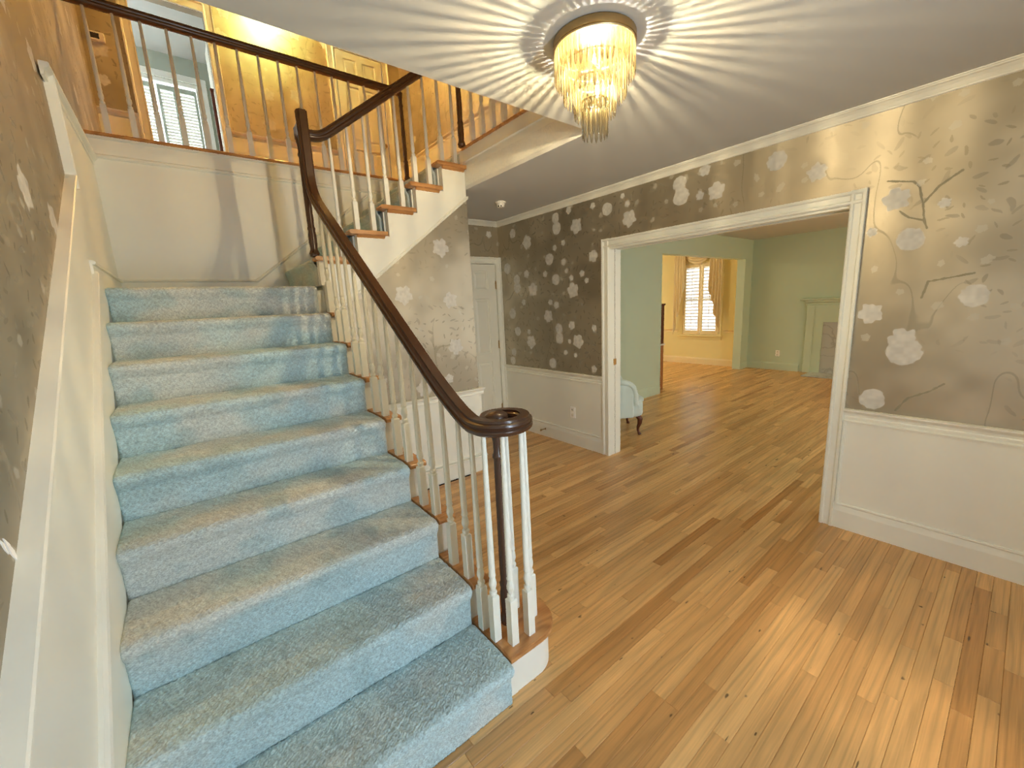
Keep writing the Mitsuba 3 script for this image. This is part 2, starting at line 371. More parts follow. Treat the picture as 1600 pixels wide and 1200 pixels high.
run('trim_6', rail_prof, [((0, YU, 3.53), (.30, YU, 3.53), (0, -1, 0)), ((1.08, YU, 3.53), (2.25, YU, 3.53), (0, -1, 0)), ((3.03, YU, 3.53), (XU, YU, 3.53), (0, -1, 0)), ((XU, YU, 3.53), (XU, YE, 3.53), (-1, 0, 0))], 'chair rail around the upper hall')
struct('trim_7', cat([cbox(.0, .30, YU - .012, YU, ZU, 3.53), cbox(1.08, 2.25, YU - .012, YU, ZU, 3.53), cbox(3.03, XU, YU - .012, YU, ZU, 3.53), cbox(XU - .012, XU, YE, YU, ZU, 3.53)]), 'm_white', 'low panelling of the upper hall')
def casing_y(name, x0, x1, z0, z1, y, w, label, d=.02, mat='m_white'):
    """Casing around a hole in a wall that faces -y."""
    prof = [(0, 0), (d, 0), (d, .012), (d * .8, .02), (d * .8, w - .02), (d * 1.3, w - .012), (d * 1.3, w), (0, w)]
    ms = [mold(prof, (x0, y, z0), (x0, y, z1 + w), (0, -1, 0), (-1, 0, 0)), mold(prof, (x1, y, z0), (x1, y, z1 + w), (0, -1, 0), (1, 0, 0)), mold(prof, (x0 - .001, y, z1), (x1 + .001, y, z1), (0, -1, 0), (0, 0, 1))]
    struct(name, cat(ms), mat, label)
casing_y('trim_8', .385, 1.0, ZU, 4.72, YU, .085, 'brown-lit casing of the open doorway upstairs')
casing_y('trim_9', 2.33, 2.95, ZU, 4.80, YU, .085, 'casing of the closed panel door upstairs')

# room behind the doorway upstairs
YB = 6.95
struct('wall_bedroom_back', wall_y(YB, YB + .1, -.9, 1.9, ZU - .2, 5.35, [(-.05, 1.06, 3.0, 4.90)]), 'm_sage', 'grey green far wall of the upstairs room')
struct('wall_bedroom_right', cbox(1.35, 1.45, YU + .1, YB, ZU - .2, 5.35), 'm_sage', 'right wall of the upstairs room')
struct('wall_bedroom_left', cbox(-.9, -.8, YU + .1, YB, ZU - .2, 5.35), 'm_sage', 'left wall of the upstairs room')
struct('ceiling_bedroom', cbox(-.9, 1.45, YU + .05, YB + .1, 5.22, 5.35), 'm_ceiling', 'white ceiling of the upstairs room')
struct('floor_bedroom', cbox(-.9, 1.45, YU, YB + .1, ZU - .2, ZU - .01), 'm_oak', 'floor of the upstairs room')

# living room and dining room
struct('wall_living_back', wall_y(LY, LY + .13, XRB, LX + .1, -.1, ZLC, [(DX0, DX1, -.2, DZ)]), 'm_green', 'pale green living room wall with the opening to the dining room')
struct('wall_living_far', cbox(LX, LX + .14, YF, LY + .1, -.1, ZLC), 'm_green', 'pale green living room wall with the fireplace')
struct('wall_living_front', wall_y(YF - .14, YF, XR, LX + .1, -.1, ZLC, [(4.6, 5.9, .55, 2.15), (7.0, 8.3, .55, 2.15)]), 'm_green', 'living room front wall with two windows, out of sight')
struct('ceiling_living', cbox(XR + .08, LX + .1, YF - .1, LY + .1, ZLC, ZLC + .12), 'm_ceiling', 'white living room ceiling')
WX = 9.36
struct('wall_dining_window', wall_x(WX, WX + .14, LY + .1, 6.1, -.1, ZLC, [(3.13, 3.93, .66, 2.22)]), 'm_yellow', 'yellow dining room wall with the shuttered window')
struct('wall_dining_left', cbox(5.2, 5.3, LY + .12, 6.1, -.1, ZLC), 'm_yellow', 'yellow dining room wall opposite the window')
struct('wall_dining_back', wall_y(6.0, 6.1, 5.2, WX + .1, -.1, ZLC, [(6.6, 7.8, .7, 2.2)]), 'm_yellow', 'yellow far wall of the dining room')
struct('wall_dining_near', wall_y(LY + .13, LY + .145, 5.2, WX, -.1, ZLC, [(DX0, DX1, -.2, DZ)]), 'm_yellow', 'yellow dining room side of the wall with the opening')
struct('ceiling_dining', cbox(5.2, WX + .1, LY + .12, 6.1, ZLC, ZLC + .12), 'm_ceiling', 'white dining room ceiling')

# ------------------------------------------------------------------ floor: oak strips, each a board
struct('floor', cbox(-.14, LX + .1, YF - .14, 6.1, -.12, -.012), 'm_dark', 'strip oak floor running through foyer, living room and dining room')
PW = 0.057
def board(x0, x1, y0, y1, z1=0.0, z0=-.012, b=.0014):
    v = [(x0, y0, z0), (x1, y0, z0), (x1, y1, z0), (x0, y1, z0), (x0, y0, z1 - b), (x1, y0, z1 - b), (x1, y1, z1 - b), (x0, y1, z1 - b),
         (x0 + b, y0 + b, z1), (x1 - b, y0 + b, z1), (x1 - b, y1 - b, z1), (x0 + b, y1 - b, z1)]
    q = [(8, 9, 10, 11), (4, 5, 9, 8), (5, 6, 10, 9), (6, 7, 11, 10), (7, 4, 8, 11), (0, 1, 5, 4), (1, 2, 6, 5), (2, 3, 7, 6), (3, 0, 4, 7)]
    return np.array(v), np.array([t for a, b2, c, d in q for t in ((a, b2, c), (a, c, d))])
boards = []
rows = int((6.0 - YF) / PW)
for r in range(rows):
    y0 = YF + r * PW; y1 = y0 + PW - .0006
    x = -rng.uniform(0, 1.0)
    while x < LX:
        L = rng.uniform(.28, 1.25) if rng.random() < .8 else rng.uniform(1.2, 1.9)
        x1 = x + L
        a, b = max(x, 0.0), min(x1 - .0006, LX)
        if b - a > .05:
            yc = (y0 + y1) / 2
            ok = True
            if yc > YS - .02 and a < XW and b < XW: ok = False            # under the stairs
            if yc > 0.28 and b < 1.05: ok = False
            if yc > YD and b < 5.3: ok = False
            if yc > YD and a < 5.3: a = max(a, 5.3)
            if ok and b - a > .05: boards.append((a, b, y0, y1))
        x = x1
def board_size(bd):
    a, b, y0, y1 = bd
    c = np.array([(a + b) / 2, (y0 + y1) / 2, 0]) - CAM
    z = c @ _f
    if z < .15: return -1
    px = 800 + FOC * (c @ (_r * math.cos(ROLL) + _u * math.sin(ROLL))) / z; py = 600 - FOC * (c @ _up) / z
    if not (-150 < px < 1750 and 300 < py < 1450): return -1
    return FOC * FOC * (b - a) * (y1 - y0) * 1.5 / z ** 3
order = sorted(range(len(boards)), key=lambda i: -board_size(boards[i]))
vs, fs, us, off = [], [], [], 0
tones = np.clip(rng.normal(.42, .27, len(boards)), 0, 1.15); shifts = rng.random(len(boards))
for rank, i in enumerate(order):
    v, f = board(*boards[i])
    uv = np.repeat([[tones[i], shifts[i]]], len(v), 0)
    if rank < 298 and board_size(boards[i]) > 0:
        put('plank', (v, f), 'm_floor', parent='floor', uv=uv)
    else:
        vs.append(v); fs.append(f + off); us.append(uv); off += len(v)
put('planking', (np.vstack(vs), np.vstack(fs)), 'm_floor', parent='floor', uv=np.vstack(us), kind='stuff', label='narrow oak strips laid beyond the nearest ones')

# ------------------------------------------------------------------ right wall: casing, rail, wainscot, crown, baseboard
cas = [(0, 0), (.018, 0), (.022, .006), (.022, .016), (.014, .022), (.014, .05), (.024, .058), (.026, .072), (0, .072)]
ms = [mold(cas, (XR, OY0, 0), (XR, OY0, OZ + .072), (-1, 0, 0), (0, -1, 0)), mold(cas, (XR, OY1 - .07, 0), (XR, OY1 - .07, OZ + .072), (-1, 0, 0), (0, 1, 0)),
      mold(cas, (XR, OY0 - .07, OZ - .005), (XR, OY1 + .002, OZ - .005), (-1, 0, 0), (0, 0, 1))]
struct('trim_10', cat(ms), 'm_white', 'white moulded casing around the wide opening')
JY = OY1 - .07
struct('trim_11', cat([cbox(XR, XRB, JY, OY1 + .02, 0, OZ), cbox(XR + .0, XR + .055, OY0 - .01, OY0 + .004, 0, OZ), cbox(XR + .10, XRB, OY0 - .01, OY0 + .004, 0, OZ),
                       cbox(XR, XR + .055, OY0, JY, OZ - .02, OZ + .01), cbox(XR + .11, XRB, OY0, JY, OZ - .02, OZ + .01)]), 'm_white', 'white jambs of the wide opening with the pocket door slot')
struct('trim_12', cat([cbox(XR + .076, XR + .084, JY - .0012, JY + .002, 0, OZ)]), 'm_slot', 'dark pocket door slot in the jamb')
struct('trim_13', cat([cbox(XR + .055, XR + .10, JY - .003, JY + .004, .90, .96, .002)]), 'm_brass', 'small dark brass pull in the left jamb')
crown = [(0, 0), (.010, .004), (.014, .012), (.018, .016), (.030, .032), (.046, .046), (.056, .050), (.060, .056), (.066, .060), (.066, .066), (0, .066)]
ZK = ZC - .05
crown = [(a, b * .05 / .066 * 1.0) for a, b in crown]
ms = [mold(crown, (XR, YF, ZK), (XR, YD, ZK), (-1, 0, 0)), mold(crown, (XR, YD, ZK), (XW, YD, ZK), (0, -1, 0))]
struct('trim_14', cat(ms), 'm_white', 'white crown moulding along the right wall')
ZR = .787
cr = [(0, -.065), (.010, -.062), (.012, -.05), (.006, -.044), (.010, -.03), (.022, -.018), (.034, -.010), (.036, 0), (0, 0)]
for nm, a, b in (('trim_15', OY1 + .002, YD), ('trim_16', YF, OY0 - .072)):
    struct(nm, mold(cr, (XR, a, ZR), (XR, b, ZR), (-1, 0, 0)), 'm_white', 'white chair rail on the right wall ' + ('beyond' if nm == 'trim_15' else 'before') + ' the wide opening')
for nm, a, b in (('baseboard_right', OY1 + .002, YD), ('baseboard_near', YF, OY0 - .072)):
    struct(nm, mold(base_prof, (XR, a, 0), (XR, b, 0), (-1, 0, 0)), 'm_white', 'white baseboard of the right wall')
pan = [(0, 0), (.010, .002), (.012, .010), (.004, .016), (0, .018)]
for nm, a, b, lab in (('trim_17', OY1 + .002, YD, 'beyond'), ('trim_18', YF, OY0 - .072, 'before')):
    struct(nm, cat([cbox(XR - .006, XR, a, b, .13, ZR - .05), mold(pan, (XR - .006, a, ZR - .085), (XR - .006, b, ZR - .085), (-1, 0, 0)), mold(pan, (XR - .006, a, .17), (XR - .006, b, .17), (-1, 0, 0), (0, 0, -1)),
                    mold(pan, (XR - .006, (b if lab == 'before' else a) , .15), (XR - .006, (b if lab == 'before' else a), ZR - .07), (-1, 0, 0), (0, -1 if lab == 'before' else 1, 0))]), 'm_white', f'white wainscot panel of the right wall {lab} the wide opening')

# small door at the end of the foyer
def panel_door(key, parent_kind, x0, x1, z0, z1, y, mat, cols=2, rows=((.10, .42), (.47, .80), (.85, .96)), thick=.04, hinge_x=None, knob_x=None):
    """A panel door in the plane y facing -y."""
    w, h = x1 - x0, z1 - z0
    k = put(key, cbox(x0, x1, y + .012, y + thick, z0, z1), mat, label=parent_kind[0], cat_=parent_kind[1], kind=parent_kind[2])
    sx = [x0, x0 + .11 * w / .7, (x0 + x1) / 2 - .045 * w / .7, (x0 + x1) / 2 + .045 * w / .7, x1 - .11 * w / .7, x1] if cols == 2 else [x0, x0 + .11, x1 - .11, x1]
    ms = [cbox(sx[0], sx[1], y, y + .014, z0, z1, .002), cbox(sx[-2], sx[-1], y, y + .014, z0, z1, .002)]
    if cols == 2: ms.append(cbox(sx[2], sx[3], y, y + .014, z0, z1, .002))
    edges = [0] + [q for r in rows for q in r] + [1]
    for a, b in zip(edges[0::2], edges[1::2]): ms.append(cbox(x0, x1, y + .0005, y + .014, z0 + a * h, z0 + b * h, .002))
    put('frame', cat(ms), mat, parent=k)
    for a, b in rows:
        for c in range(cols):
            u0, u1 = (sx[1], sx[2]) if c == 0 else (sx[3], sx[4])
            m = trimesh.PointCloud([(u0 + .012, y + .013, z0 + a * h + .012), (u1 - .012, y + .013, z0 + a * h + .012), (u0 + .012, y + .013, z0 + b * h - .012), (u1 - .012, y + .013, z0 + b * h - .012),
                                    (u0 + .035, y + .004, z0 + a * h + .035), (u1 - .035, y + .004, z0 + a * h + .035), (u0 + .035, y + .004, z0 + b * h - .035), (u1 - .035, y + .004, z0 + b * h - .035)]).convex_hull
            put('panel', m, mat, parent=k)
    if hinge_x is not None:
        for f in (.12, .52, .88):
            hz = z0 + f * h
            put('hinge', cat([cbox(hinge_x - .012, hinge_x + .010, y - .003, y + .002, hz - .045, hz + .045, .001), lathe([(.005, hz - .05), (.006, hz - .045), (.006, hz + .045), (.005, hz + .05)], 8, (hinge_x, y - .005, 0))]), 'm_brass', parent=k, label='small brass hinge')
    if knob_x is not None:
        m = lathe([(.026, 0), (.026, .006), (.010, .010), (.010, .035), (.024, .045), (.027, .055), (.020, .066), (.004, .070)], 14)
        m.apply_transform(trimesh.transformations.rotation_matrix(math.pi / 2, (1, 0, 0))); m.apply_translation((knob_x, y, z0 + .92))
        put('knob', m, 'm_brass', smooth=40, parent=k, label='round brass knob')
    return k
panel_door('door_1', ('small white six-panel door at the end of the foyer', None, 'structure'), 2.62, 3.345, .01, 2.0, YD - .022, 'm_white', hinge_x=3.345, knob_x=2.68)
casing_y('trim_19', 2.615, 3.352, 0, 2.005, YD - .001, .075, 'white casing of the small door at the end of the foyer', d=.03)
panel_door('door_2', ('closed cream panel door in the upper hall', None, 'structure'), 2.34, 2.94, ZU + .01, 4.79, YU - .02, 'm_white', knob_x=2.88)

# ------------------------------------------------------------------ left wall panelling along the stairs
def slope_band(z_lo, z_hi, y0, y1, x0, x1):
    """A sloping board on the left wall between two lines z(y)."""
    return prism(Polygon([(y0, z_lo(y0)), (y1, z_lo(y1)), (y1, z_hi(y1)), (y0, z_hi(y0))]), 'x', x0, x1)
SL = H / TR
nl = lambda y: H + SL * y                        # nosing line
YT0, YT1 = 1.63, 1.95
capz = lambda y: 1.03 + .654 * y         # top of the sloping cap
g = Polygon([(YF, 0), (YF, capz(-.55)), (-.55, capz(-.55)), (1.80, capz(1.80)), (1.80, 2.64), (YL, 2.64), (YL, ZL - .3), (2.05, ZL - .3), (0, 0)])
struct('trim_20', prism(g, 'x', 0, .012), 'm_white', 'white panelling stepping up the left wall beside the stairs')
capp = [(0, -.055), (.012, -.052), (.014, -.030), (.024, -.024), (.033, -.016), (.034, -.004), (.030, 0), (0, 0)]
struct('trim_21', cat([mold(capp, (.006, -.55, capz(-.55)), (.006, 1.80, capz(1.80)), (1, 0, 0)), mold(capp, (.006, YF, capz(-.55)), (.006, -.55, capz(-.55)), (1, 0, 0)),
                       mold(capp, (.006, 1.80, capz(1.80) - .06), (.006, 1.80, 2.645), (1, 0, 0), (0, -1, 0)), mold(capp, (.006, 1.72, 2.645), (.006, YL, 2.645), (1, 0, 0))]), 'm_white', 'white cap rail climbing the left wall to the landing')
skz = lambda y: nl(y) + .235
skm = [(0, -.02), (.012, -.018), (.016, -.010), (.012, -.003), (0, 0)]
sk = Polygon([(-.3, 0), (-.3, .16), (0.0, skz(0)), (1.80, skz(1.80)), (1.80, 1.822), (YL, 1.822), (YL, ZL - .1), (2.053, ZL - .1), (0, -.0)])
struct('baseboard_left', prism(sk, 'x', .010, .022), 'm_white', 'white skirt board beside the stair carpet on the left wall')
struct('trim_22', cat([mold(skm, (.02, 0, skz(0)), (.02, 1.82, skz(1.82)), (1, 0, 0)), mold(skm, (.02, 1.80, 1.822), (.02, YL, 1.822), (1, 0, 0))]), 'm_white', 'thin moulding on top of the left skirt board')
# skirt on the wall behind the landing, rising with the upper flight
bz = lambda x: 1.822 + .77 * (x - .863)
g = Polygon([(0, ZL - .1), (0, 1.822), (.863, 1.822), (2.08, bz(2.08)), (2.3, bz(2.3)), (2.35, 2.65), (2.35, 2.5), (1.1, ZL - .1)])
g2 = g.intersection(Polygon([(0, 0), (3, 0), (3, ZU - .17), (0, ZU - .17)]))
struct('baseboard_landing', prism(g2, 'y', YL - .012, YL), 'm_white', 'white skirt board along the landing and the upper flight')
struct('trim_23', cat([mold(skm, (.02, YL - .012, 1.826), (.865, YL - .012, 1.826), (0, -1, 0)), mold([(a, b * 1.6) for a, b in skm], (.865, YL - .012, 1.828), (1.90, YL - .012, bz(1.90) + .006), (0, -1, 0))]), 'm_white', 'thin moulding on the landing skirt board')

# ------------------------------------------------------------------ staircase
st = thing('staircase', 'white staircase with oak tread ends turning at a landing', 'staircase')
for k in range(1, 10):
    y0 = TR * (k - 1) + .020
    put('step', cbox(.012 if k > 1 else .024, 1.135, y0, (TR * k + .024) if k < 9 else YL - .001, max(0, H * (k - 3)), H * k - .032), 'm_white', parent=st)
X1 = [XW - T2 * (15 - k) for k in range(10, 16)]
for k in range(10, 15):
    x0 = X1[k - 10] + .020
    put('step', cbox(x0, (x0 + T2 + .02) if k < 13 else XW - .082, YS + .06, YL - .014, H * k - .36, H * k - .032), 'm_white', parent=st)
# outer stringer of the first flight and its wood tread ends
pts = [(0.03, 0)]
for k in range(1, 10):
    pts += [(TR * (k - 1) + .03, H * k - .03), (TR * k + .03, H * k - .03)]
pts = pts[:-1] + [(YS - .002, H * 9 - .03), (YS - .002, 0)]
put('stringer', prism(Polygon(pts), 'x', 1.135, 1.149), 'm_white', parent=st)
tread_prof = lambda lo, hi: [(lo + .010, -.028), (hi, -.028), (hi, 0), (lo + .010, 0), (lo + .002, -.006), (lo, -.014), (lo + .002, -.022)]
def tread_end(axis, a0, a1, b0, b1, z, sgn):
    """A rounded oak tread end; axis: the direction of the run; b1 is the outer edge."""
    n = 5
    r = .014
    prof = [(a1, -2 * r), (a1, 0)] + [(a0 + r - r * math.sin(t), -r + r * math.cos(t)) for t in np.linspace(0, math.pi, 7)]
    m = prism(Polygon([(p, z + q) for p, q in prof]), axis, b0, b1)
    return m
for k in range(2, 9):
    y0 = TR * (k - 1)
    put('tread', cat([tread_end('x', y0 - .028, min(y0 + TR + .012, YS - .002), 1.089, 1.172, H * k, 1), mold([(0, -.02), (.008, -.018), (.018, -.004), (.018, 0), (0, 0)], (1.15, y0 + .03, H * k - .028), (1.15, min(y0 + TR - .01, YS - .002), H * k - .028), (1, 0, 0))]), 'm_oak', parent=st, label='oak tread end' if k == 2 else None)
# bullnose starting step
def bull(inset, z0, z1, rnd):
    g = Polygon([(.03, 0.0), (1.25, 0.0), (1.25, .29), (.03, .29)]).union(Polygon([(1.25 + .145 * math.cos(a), .145 + .145 * math.sin(a)) for a in np.linspace(0, 2 * math.pi, 48)])).buffer(-inset).intersection(Polygon([(1.093, -1), (2, -1), (2, 1), (1.093, 1)]))
    if not rnd: return prism(g, 'z', z0, z1)
    return cat([prism(g.buffer(-.006), 'z', z0, z1), prism(g, 'z', z0 + .006, z1 - .006), prism(g.buffer(-.003), 'z', z0 + .002, z1 - .002)])
put('starting_step', bull(.022, 0, H - .026, False), 'm_white', smooth=35, parent=st, label='white rounded starting step')
put('tread', bull(0, H - .028, H, True), 'm_oak', smooth=35, parent=st, label='rounded oak tread of the starting step')
# upper flight: stringer face above the moulding line
dz = lambda x: 1.778 + .764 * (x - 1.511)
pts = [(1.135, dz(1.135)), (1.135, H * 9)]
pts += [(X1[0] - .004, H * 9), (X1[0] - .004, H * 10 - .028)]
for k in range(10, 15):
    pts += [(X1[k - 9] + (.03 if k < 14 else 0), H * k - .028)]
    if k < 14: pts += [(X1[k - 9] + .03, H * (k + 1) - .028)]
pts = [(min(a, XW - .002), b + .0015 * (i == 0)) for i, (a, b) in enumerate(pts)] + [(XW - .002, dz(XW - .002) + .0015)]
put('stringer', prism(Polygon(pts), 'y', YS, YS + .05), 'm_white', parent=st)
for k in range(10, 15):
    x0 = X1[k - 10]
    m = tread_end('y', x0 - .028, x0 + T2 + (.006 if k < 14 else -.003), YS - .034, YS + .068, H * k, 1)
    put('tread', cat([m, mold([(0, -.02), (.008, -.018), (.02, -.004), (.02, 0), (0, 0)], (x0 + .03, YS, H * k - .028), (x0 + T2 - .012, YS, H * k - .028), (0, -1, 0))]), 'm_oak', parent=st)
put('stringer_moulding', mold([(0, -.022), (.008, -.022), (.012, -.016), (.007, -.011), (.012, -.004), (.008, .004), (0, .004)], (1.135, YS - .0012, dz(1.135)), (XW + .01, YS - .0012, dz(XW + .01)), (0, -1, 0)), 'm_white', parent=st)

# wall under the upper flight
struct('wall_stair', prism(Polygon([(1.15, 0), (XW, 0), (XW, dz(XW)), (1.15, dz(1.15))]), 'y', YS, YS + .05), 'm_paper', 'pale floral papered wall under the upper flight')
struct('wall_closet', cbox(XW - .08, XW, YS + .051, YD, 0, ZC - .001), 'm_paper', 'papered side wall of the cupboard under the stairs')
struct('trim_24', cat([cbox(1.15, XW + .012, YS - .012, YS, 0, ZR - .03), mold(cr, (1.15, YS - .006, ZR), (XW + .045, YS - .006, ZR), (0, -1, 0)), mold(pan, (1.15, YS - .012, .15), (XW + .012, YS - .012, .15), (0, -1, 0))]), 'm_white', 'white wainscot with cap under the papered stair wall')
struct('baseboard_stair', cat([cbox(1.15, XW + .03, YS - .030, YS - .010, 0, .135, .003), mold(pan, (1.15, YS - .030, .135), (XW + .03, YS - .030, .135), (0, -1, 0), (0, 0, .8))]), 'm_white', 'white baseboard of the stair wall')

# ------------------------------------------------------------------ carpet
cp = thing('stair_carpet', 'worn pale blue green carpet covering the stairs and landing', 'carpet')
def carpet_piece(prof, w0, w1, frame, res, seed, edge=True):
    """prof: (run, height) polyline; w0..w1 across; frame(run, across, height) -> xyz."""
    p = np.asarray(prof, float)
    d = np.r_[0, np.cumsum(np.linalg.norm(np.diff(p, axis=0), axis=1))]
    n = int(d[-1] / res) + 1
    s = np.linspace(0, d[-1], n)
    q = np.stack([np.interp(s, d, p[:, i]) for i in (0, 1)], 1)
    for _ in range(max(1, int(.012 / res))): q[1:-1] = (q[:-2] + 2 * q[1:-1] + q[2:]) / 4
    t = np.gradient(q, axis=0); t /= np.linalg.norm(t, axis=1, keepdims=True)
    nr = np.stack([-t[:, 1], t[:, 0]], 1)
    m = int((w1 - w0) / res) + 1
    x = np.linspace(w0, w1, m)
    A = np.stack([np.repeat(s[:, None], m, 1), np.repeat(x[None], n, 0), np.full((n, m), seed * 3.7)], -1)
    h = .0035 * (meshkit.fbm(A * 95.0, 2, seed) - .5) + .005 * (meshkit.fbm(A * 14.0, 3, seed + 5) - .5) + .0055 * (rng.random((n, m)) - .5)
    if edge:
        e = np.clip((w1 - x) / .016, 0, 1); h = h - .010 * (1 - np.sqrt(1 - (1 - e) ** 2))[None]
        e0 = np.clip((x - w0) / .008, 0, 1); h = h - .006 * (1 - e0)[None] ** 2
    hb = np.minimum(h - .003, -.011)
    v = np.vstack([frame(q[:, None, 0] + nr[:, None, 0] * e_, np.repeat(x[None], n, 0), q[:, None, 1] + nr[:, None, 1] * e_).reshape(-1, 3) for e_ in (h, hb)])
    i, j = np.meshgrid(np.arange(n - 1), np.arange(m - 1), indexing='ij')
    a = (i * m + j).ravel()
    f = np.vstack([np.stack([a, a + 1, a + m + 1], 1), np.stack([a, a + m + 1, a + m], 1)])
    b = np.r_[np.arange(m), np.arange(1, n) * m + m - 1, (n - 1) * m + np.arange(m - 2, -1, -1), np.arange(n - 2, -1, -1) * m]
    o = n * m
    f = np.vstack([f, f[:, ::-1] + o] + [np.stack([b[:-1], b[:-1] + o, b[1:]], 1), np.stack([b[1:], b[:-1] + o, b[1:] + o], 1)])
    msh = tm(v, f)
    if msh.volume < 0: msh.invert()
    return msh
def step_prof(y0, z0, z1, run):
    z1 -= .012
    if z0 > .05: z0 -= .010
    return [(y0 - .004, z0 - .004), (y0 - .006, z1 - .062), (y0 - .022, z1 - .040), (y0 - .031, z1 - .018), (y0 - .024, z1 + .001), (y0 - .004, z1 + .008), (y0 + .05, z1 + .010), (y0 + run - .02, z1 + .010), (y0 + run - .005, z1 + .007)]
for k in range(1, 10):
    y0 = TR * (k - 1)
    run_ = TR if k < 9 else YL - .012 - y0
    m = carpet_piece(step_prof(y0, H * (k - 1) + (.0055 if k == 1 else .004), H * k, run_), .022, 1.085 if k > 1 else 1.090, lambda R, W, Z: np.stack([W, R, Z], -1), .004 if k <= 4 else .006, k)
    put('step_covering', m, 'm_carpet', smooth=True, parent=cp)
for k in range(10, 15):
    x0 = X1[k - 10]
    m = carpet_piece(step_prof(x0, H * (k - 1) + .008, H * k, T2), -(YL - .014), -(YS + .072), lambda R, W, Z: np.stack([R, -W, Z], -1), .008, k)
    put('step_covering', m, 'm_carpet', smooth=True, parent=cp)
m = carpet_piece([(XW - .002, H * 14 + .008), (XW - .004, ZU - .04), (XW + .0, ZU - .032)], -(YL - .014), -(YS + .06), lambda R, W, Z: np.stack([R, -W, Z], -1), .01, 15)
put('step_covering', m, 'm_carpet', smooth=True, parent=cp)

# ------------------------------------------------------------------ railings
def baluster(x, y, z0, z1, blk=.20, s=1.0):
    """A turned baluster: square foot, vase, tapering shaft."""
    z0 = z0 + .001
    w = .0165 * s
    foot = trimesh.PointCloud([(x + a * w, y + b * w, z) for a in (-1, 1) for b in (-1, 1) for z in (z0, z0 + blk - .004)] + [(x + a * w * .8, y + b * w * .8, z0 + blk) for a in (-1, 1) for b in (-1, 1)]).convex_hull
    b = z0 + blk
    tp = max(z1, b + .2)
    prof = [(.0125, b - .004), (.0125, b + .006), (.0155, b + .010), (.0150, b + .017), (.0098, b + .022), (.0105, b + .030), (.0150, b + .042), (.0155, b + .052), (.0128, b + .068), (.0105, b + .078), (.0140, b + .084), (.0140, b + .090), (.0122, b + .095), (.0128, b + .12), (.0120, b + .3), (.0088, tp)]
    prof = [q for q in prof if q[1] < tp - .001] + [(.0088, tp)]
    sh = lathe([(r * s * 1.02, z) for r, z in prof], 12, (x, y, 0))
    return cat([foot, sh])
def newel(x, y, z0, z1, s=1.0):
    b, t = z0 + .001, z1
    prof = [(.026, b), (.026, b + .012), (.030, b + .02), (.026, b + .035), (.020, b + .05), (.0235, b + .09), (.024, b + .14), (.019, b + .17), (.023, b + .178), (.023, b + .186), (.0185, b + .195), (.020, b + .25), (.0175, t - .17), (.0160, t - .13), (.021, t - .122), (.021, t - .112), (.016, t - .104), (.0165, t - .06), (.024, t - .02), (.024, t)]
    return lathe([(r * s, z) for r, z in prof], 18, (x, y, 0))

rl = thing('stair_railing', 'dark polished handrail with scroll end on white turned balusters up the stairs', 'railing')
W2 = .0325
rp = np.array([(-.6, -1), (-.6, -.72), (-.92, -.55), (-1, -.30), (-.86, -.10), (-.82, .05), (-1, .22), (-1.02, .42), (-.86, .70), (-.52, .90), (0, .97), (.52, .90), (.86, .70), (1.02, .42), (1, .22), (.82, .05), (.86, -.10), (1, -.30), (.92, -.55), (.6, -.72), (.6, -1)]) * [W2, .032]
RXX = 1.108
line = lambda y: 1.467 + .71 * (y - .8)
path, sides = [], []
def bez(a, b, c, n):
    t = np.linspace(0, 1, n)[:, None]
    return (1 - t) ** 2 * np.array(a) + 2 * t * (1 - t) * np.array(b) + t * t * np.array(c)
for z in np.linspace(2.775, 2.42, 8): path.append((RXX, 1.945, z))
path += [tuple(q) for q in bez((RXX, 1.945, 2.40), (RXX, 1.945, line(1.945)), (RXX, 1.79, line(1.79)), 14)]
for y in np.linspace(1.74, .52, 14): path.append((RXX, y, line(y)))
path += [tuple(q) for q in bez((RXX, .48, line(.48)), (RXX, .235, 1.075), (RXX, .10 + .06, 1.075), 14)]
sides = [(1, 0, 0)] * len(path)
scl = [1.0] * len(path)
VC = np.array([1.21, .145])
for th in np.linspace(8, 470, 60):
    a = math.radians(180 + th)
    r = np.interp(th, [0, 90, 180, 270, 360, 470], [.102, .099, .092, .074, .050, .024])
    path.append((VC[0] + r * math.cos(a), VC[1] + r * math.sin(a), 1.075)); sides.append((-math.cos(a), -math.sin(a), 0)); scl.append(np.interp(th, [0, 200, 470], [1.0, .86, .62]))
put('handrail', sweep(path, sides, rp, scl), 'm_mahogany', smooth=38, parent=rl, label='dark mahogany handrail ending in a scroll')
put('scroll_eye', lathe([(.042, 1.044), (.045, 1.056), (.045, 1.094), (.041, 1.105), (.028, 1.114), (.008, 1.118)], 28, (VC[0] - .014, VC[1] + .004, 0)), 'm_mahogany', smooth=40, parent=rl)
p2z = lambda x: 2.665 + .77 * (x - 1.225)
p2 = [(x, 2.035, 2.672) for x in np.linspace(1.10, 1.18, 4)] + [tuple(q) for q in bez((1.19, 2.035, 2.672), (1.232, 2.035, 2.672), (1.29, 2.035, p2z(1.29)), 8)] + [(x, 2.035, p2z(x)) for x in np.linspace(1.33, 2.30, 10)]
put('handrail', sweep(p2, [(0, 1, 0)] * len(p2), rp), 'm_mahogany', smooth=38, parent=rl, label='dark mahogany handrail of the upper flight')
put('newel_cap', cat([cbox(RXX - .030, RXX + .030, 1.955, 2.075, 2.63, 2.72, .012)]), 'm_mahogany', smooth=40, parent=rl)
put('newel_post', newel(VC[0] - .01, VC[1] + .015, H, 1.05), 'm_mahogany', smooth=40, parent=rl, label='dark turned newel post under the scroll')
put('newel_post', newel(1.10, 2.035, H * 10, 2.66, 1.12), 'm_mahogany', smooth=40, parent=rl, label='dark turned newel post at the landing')
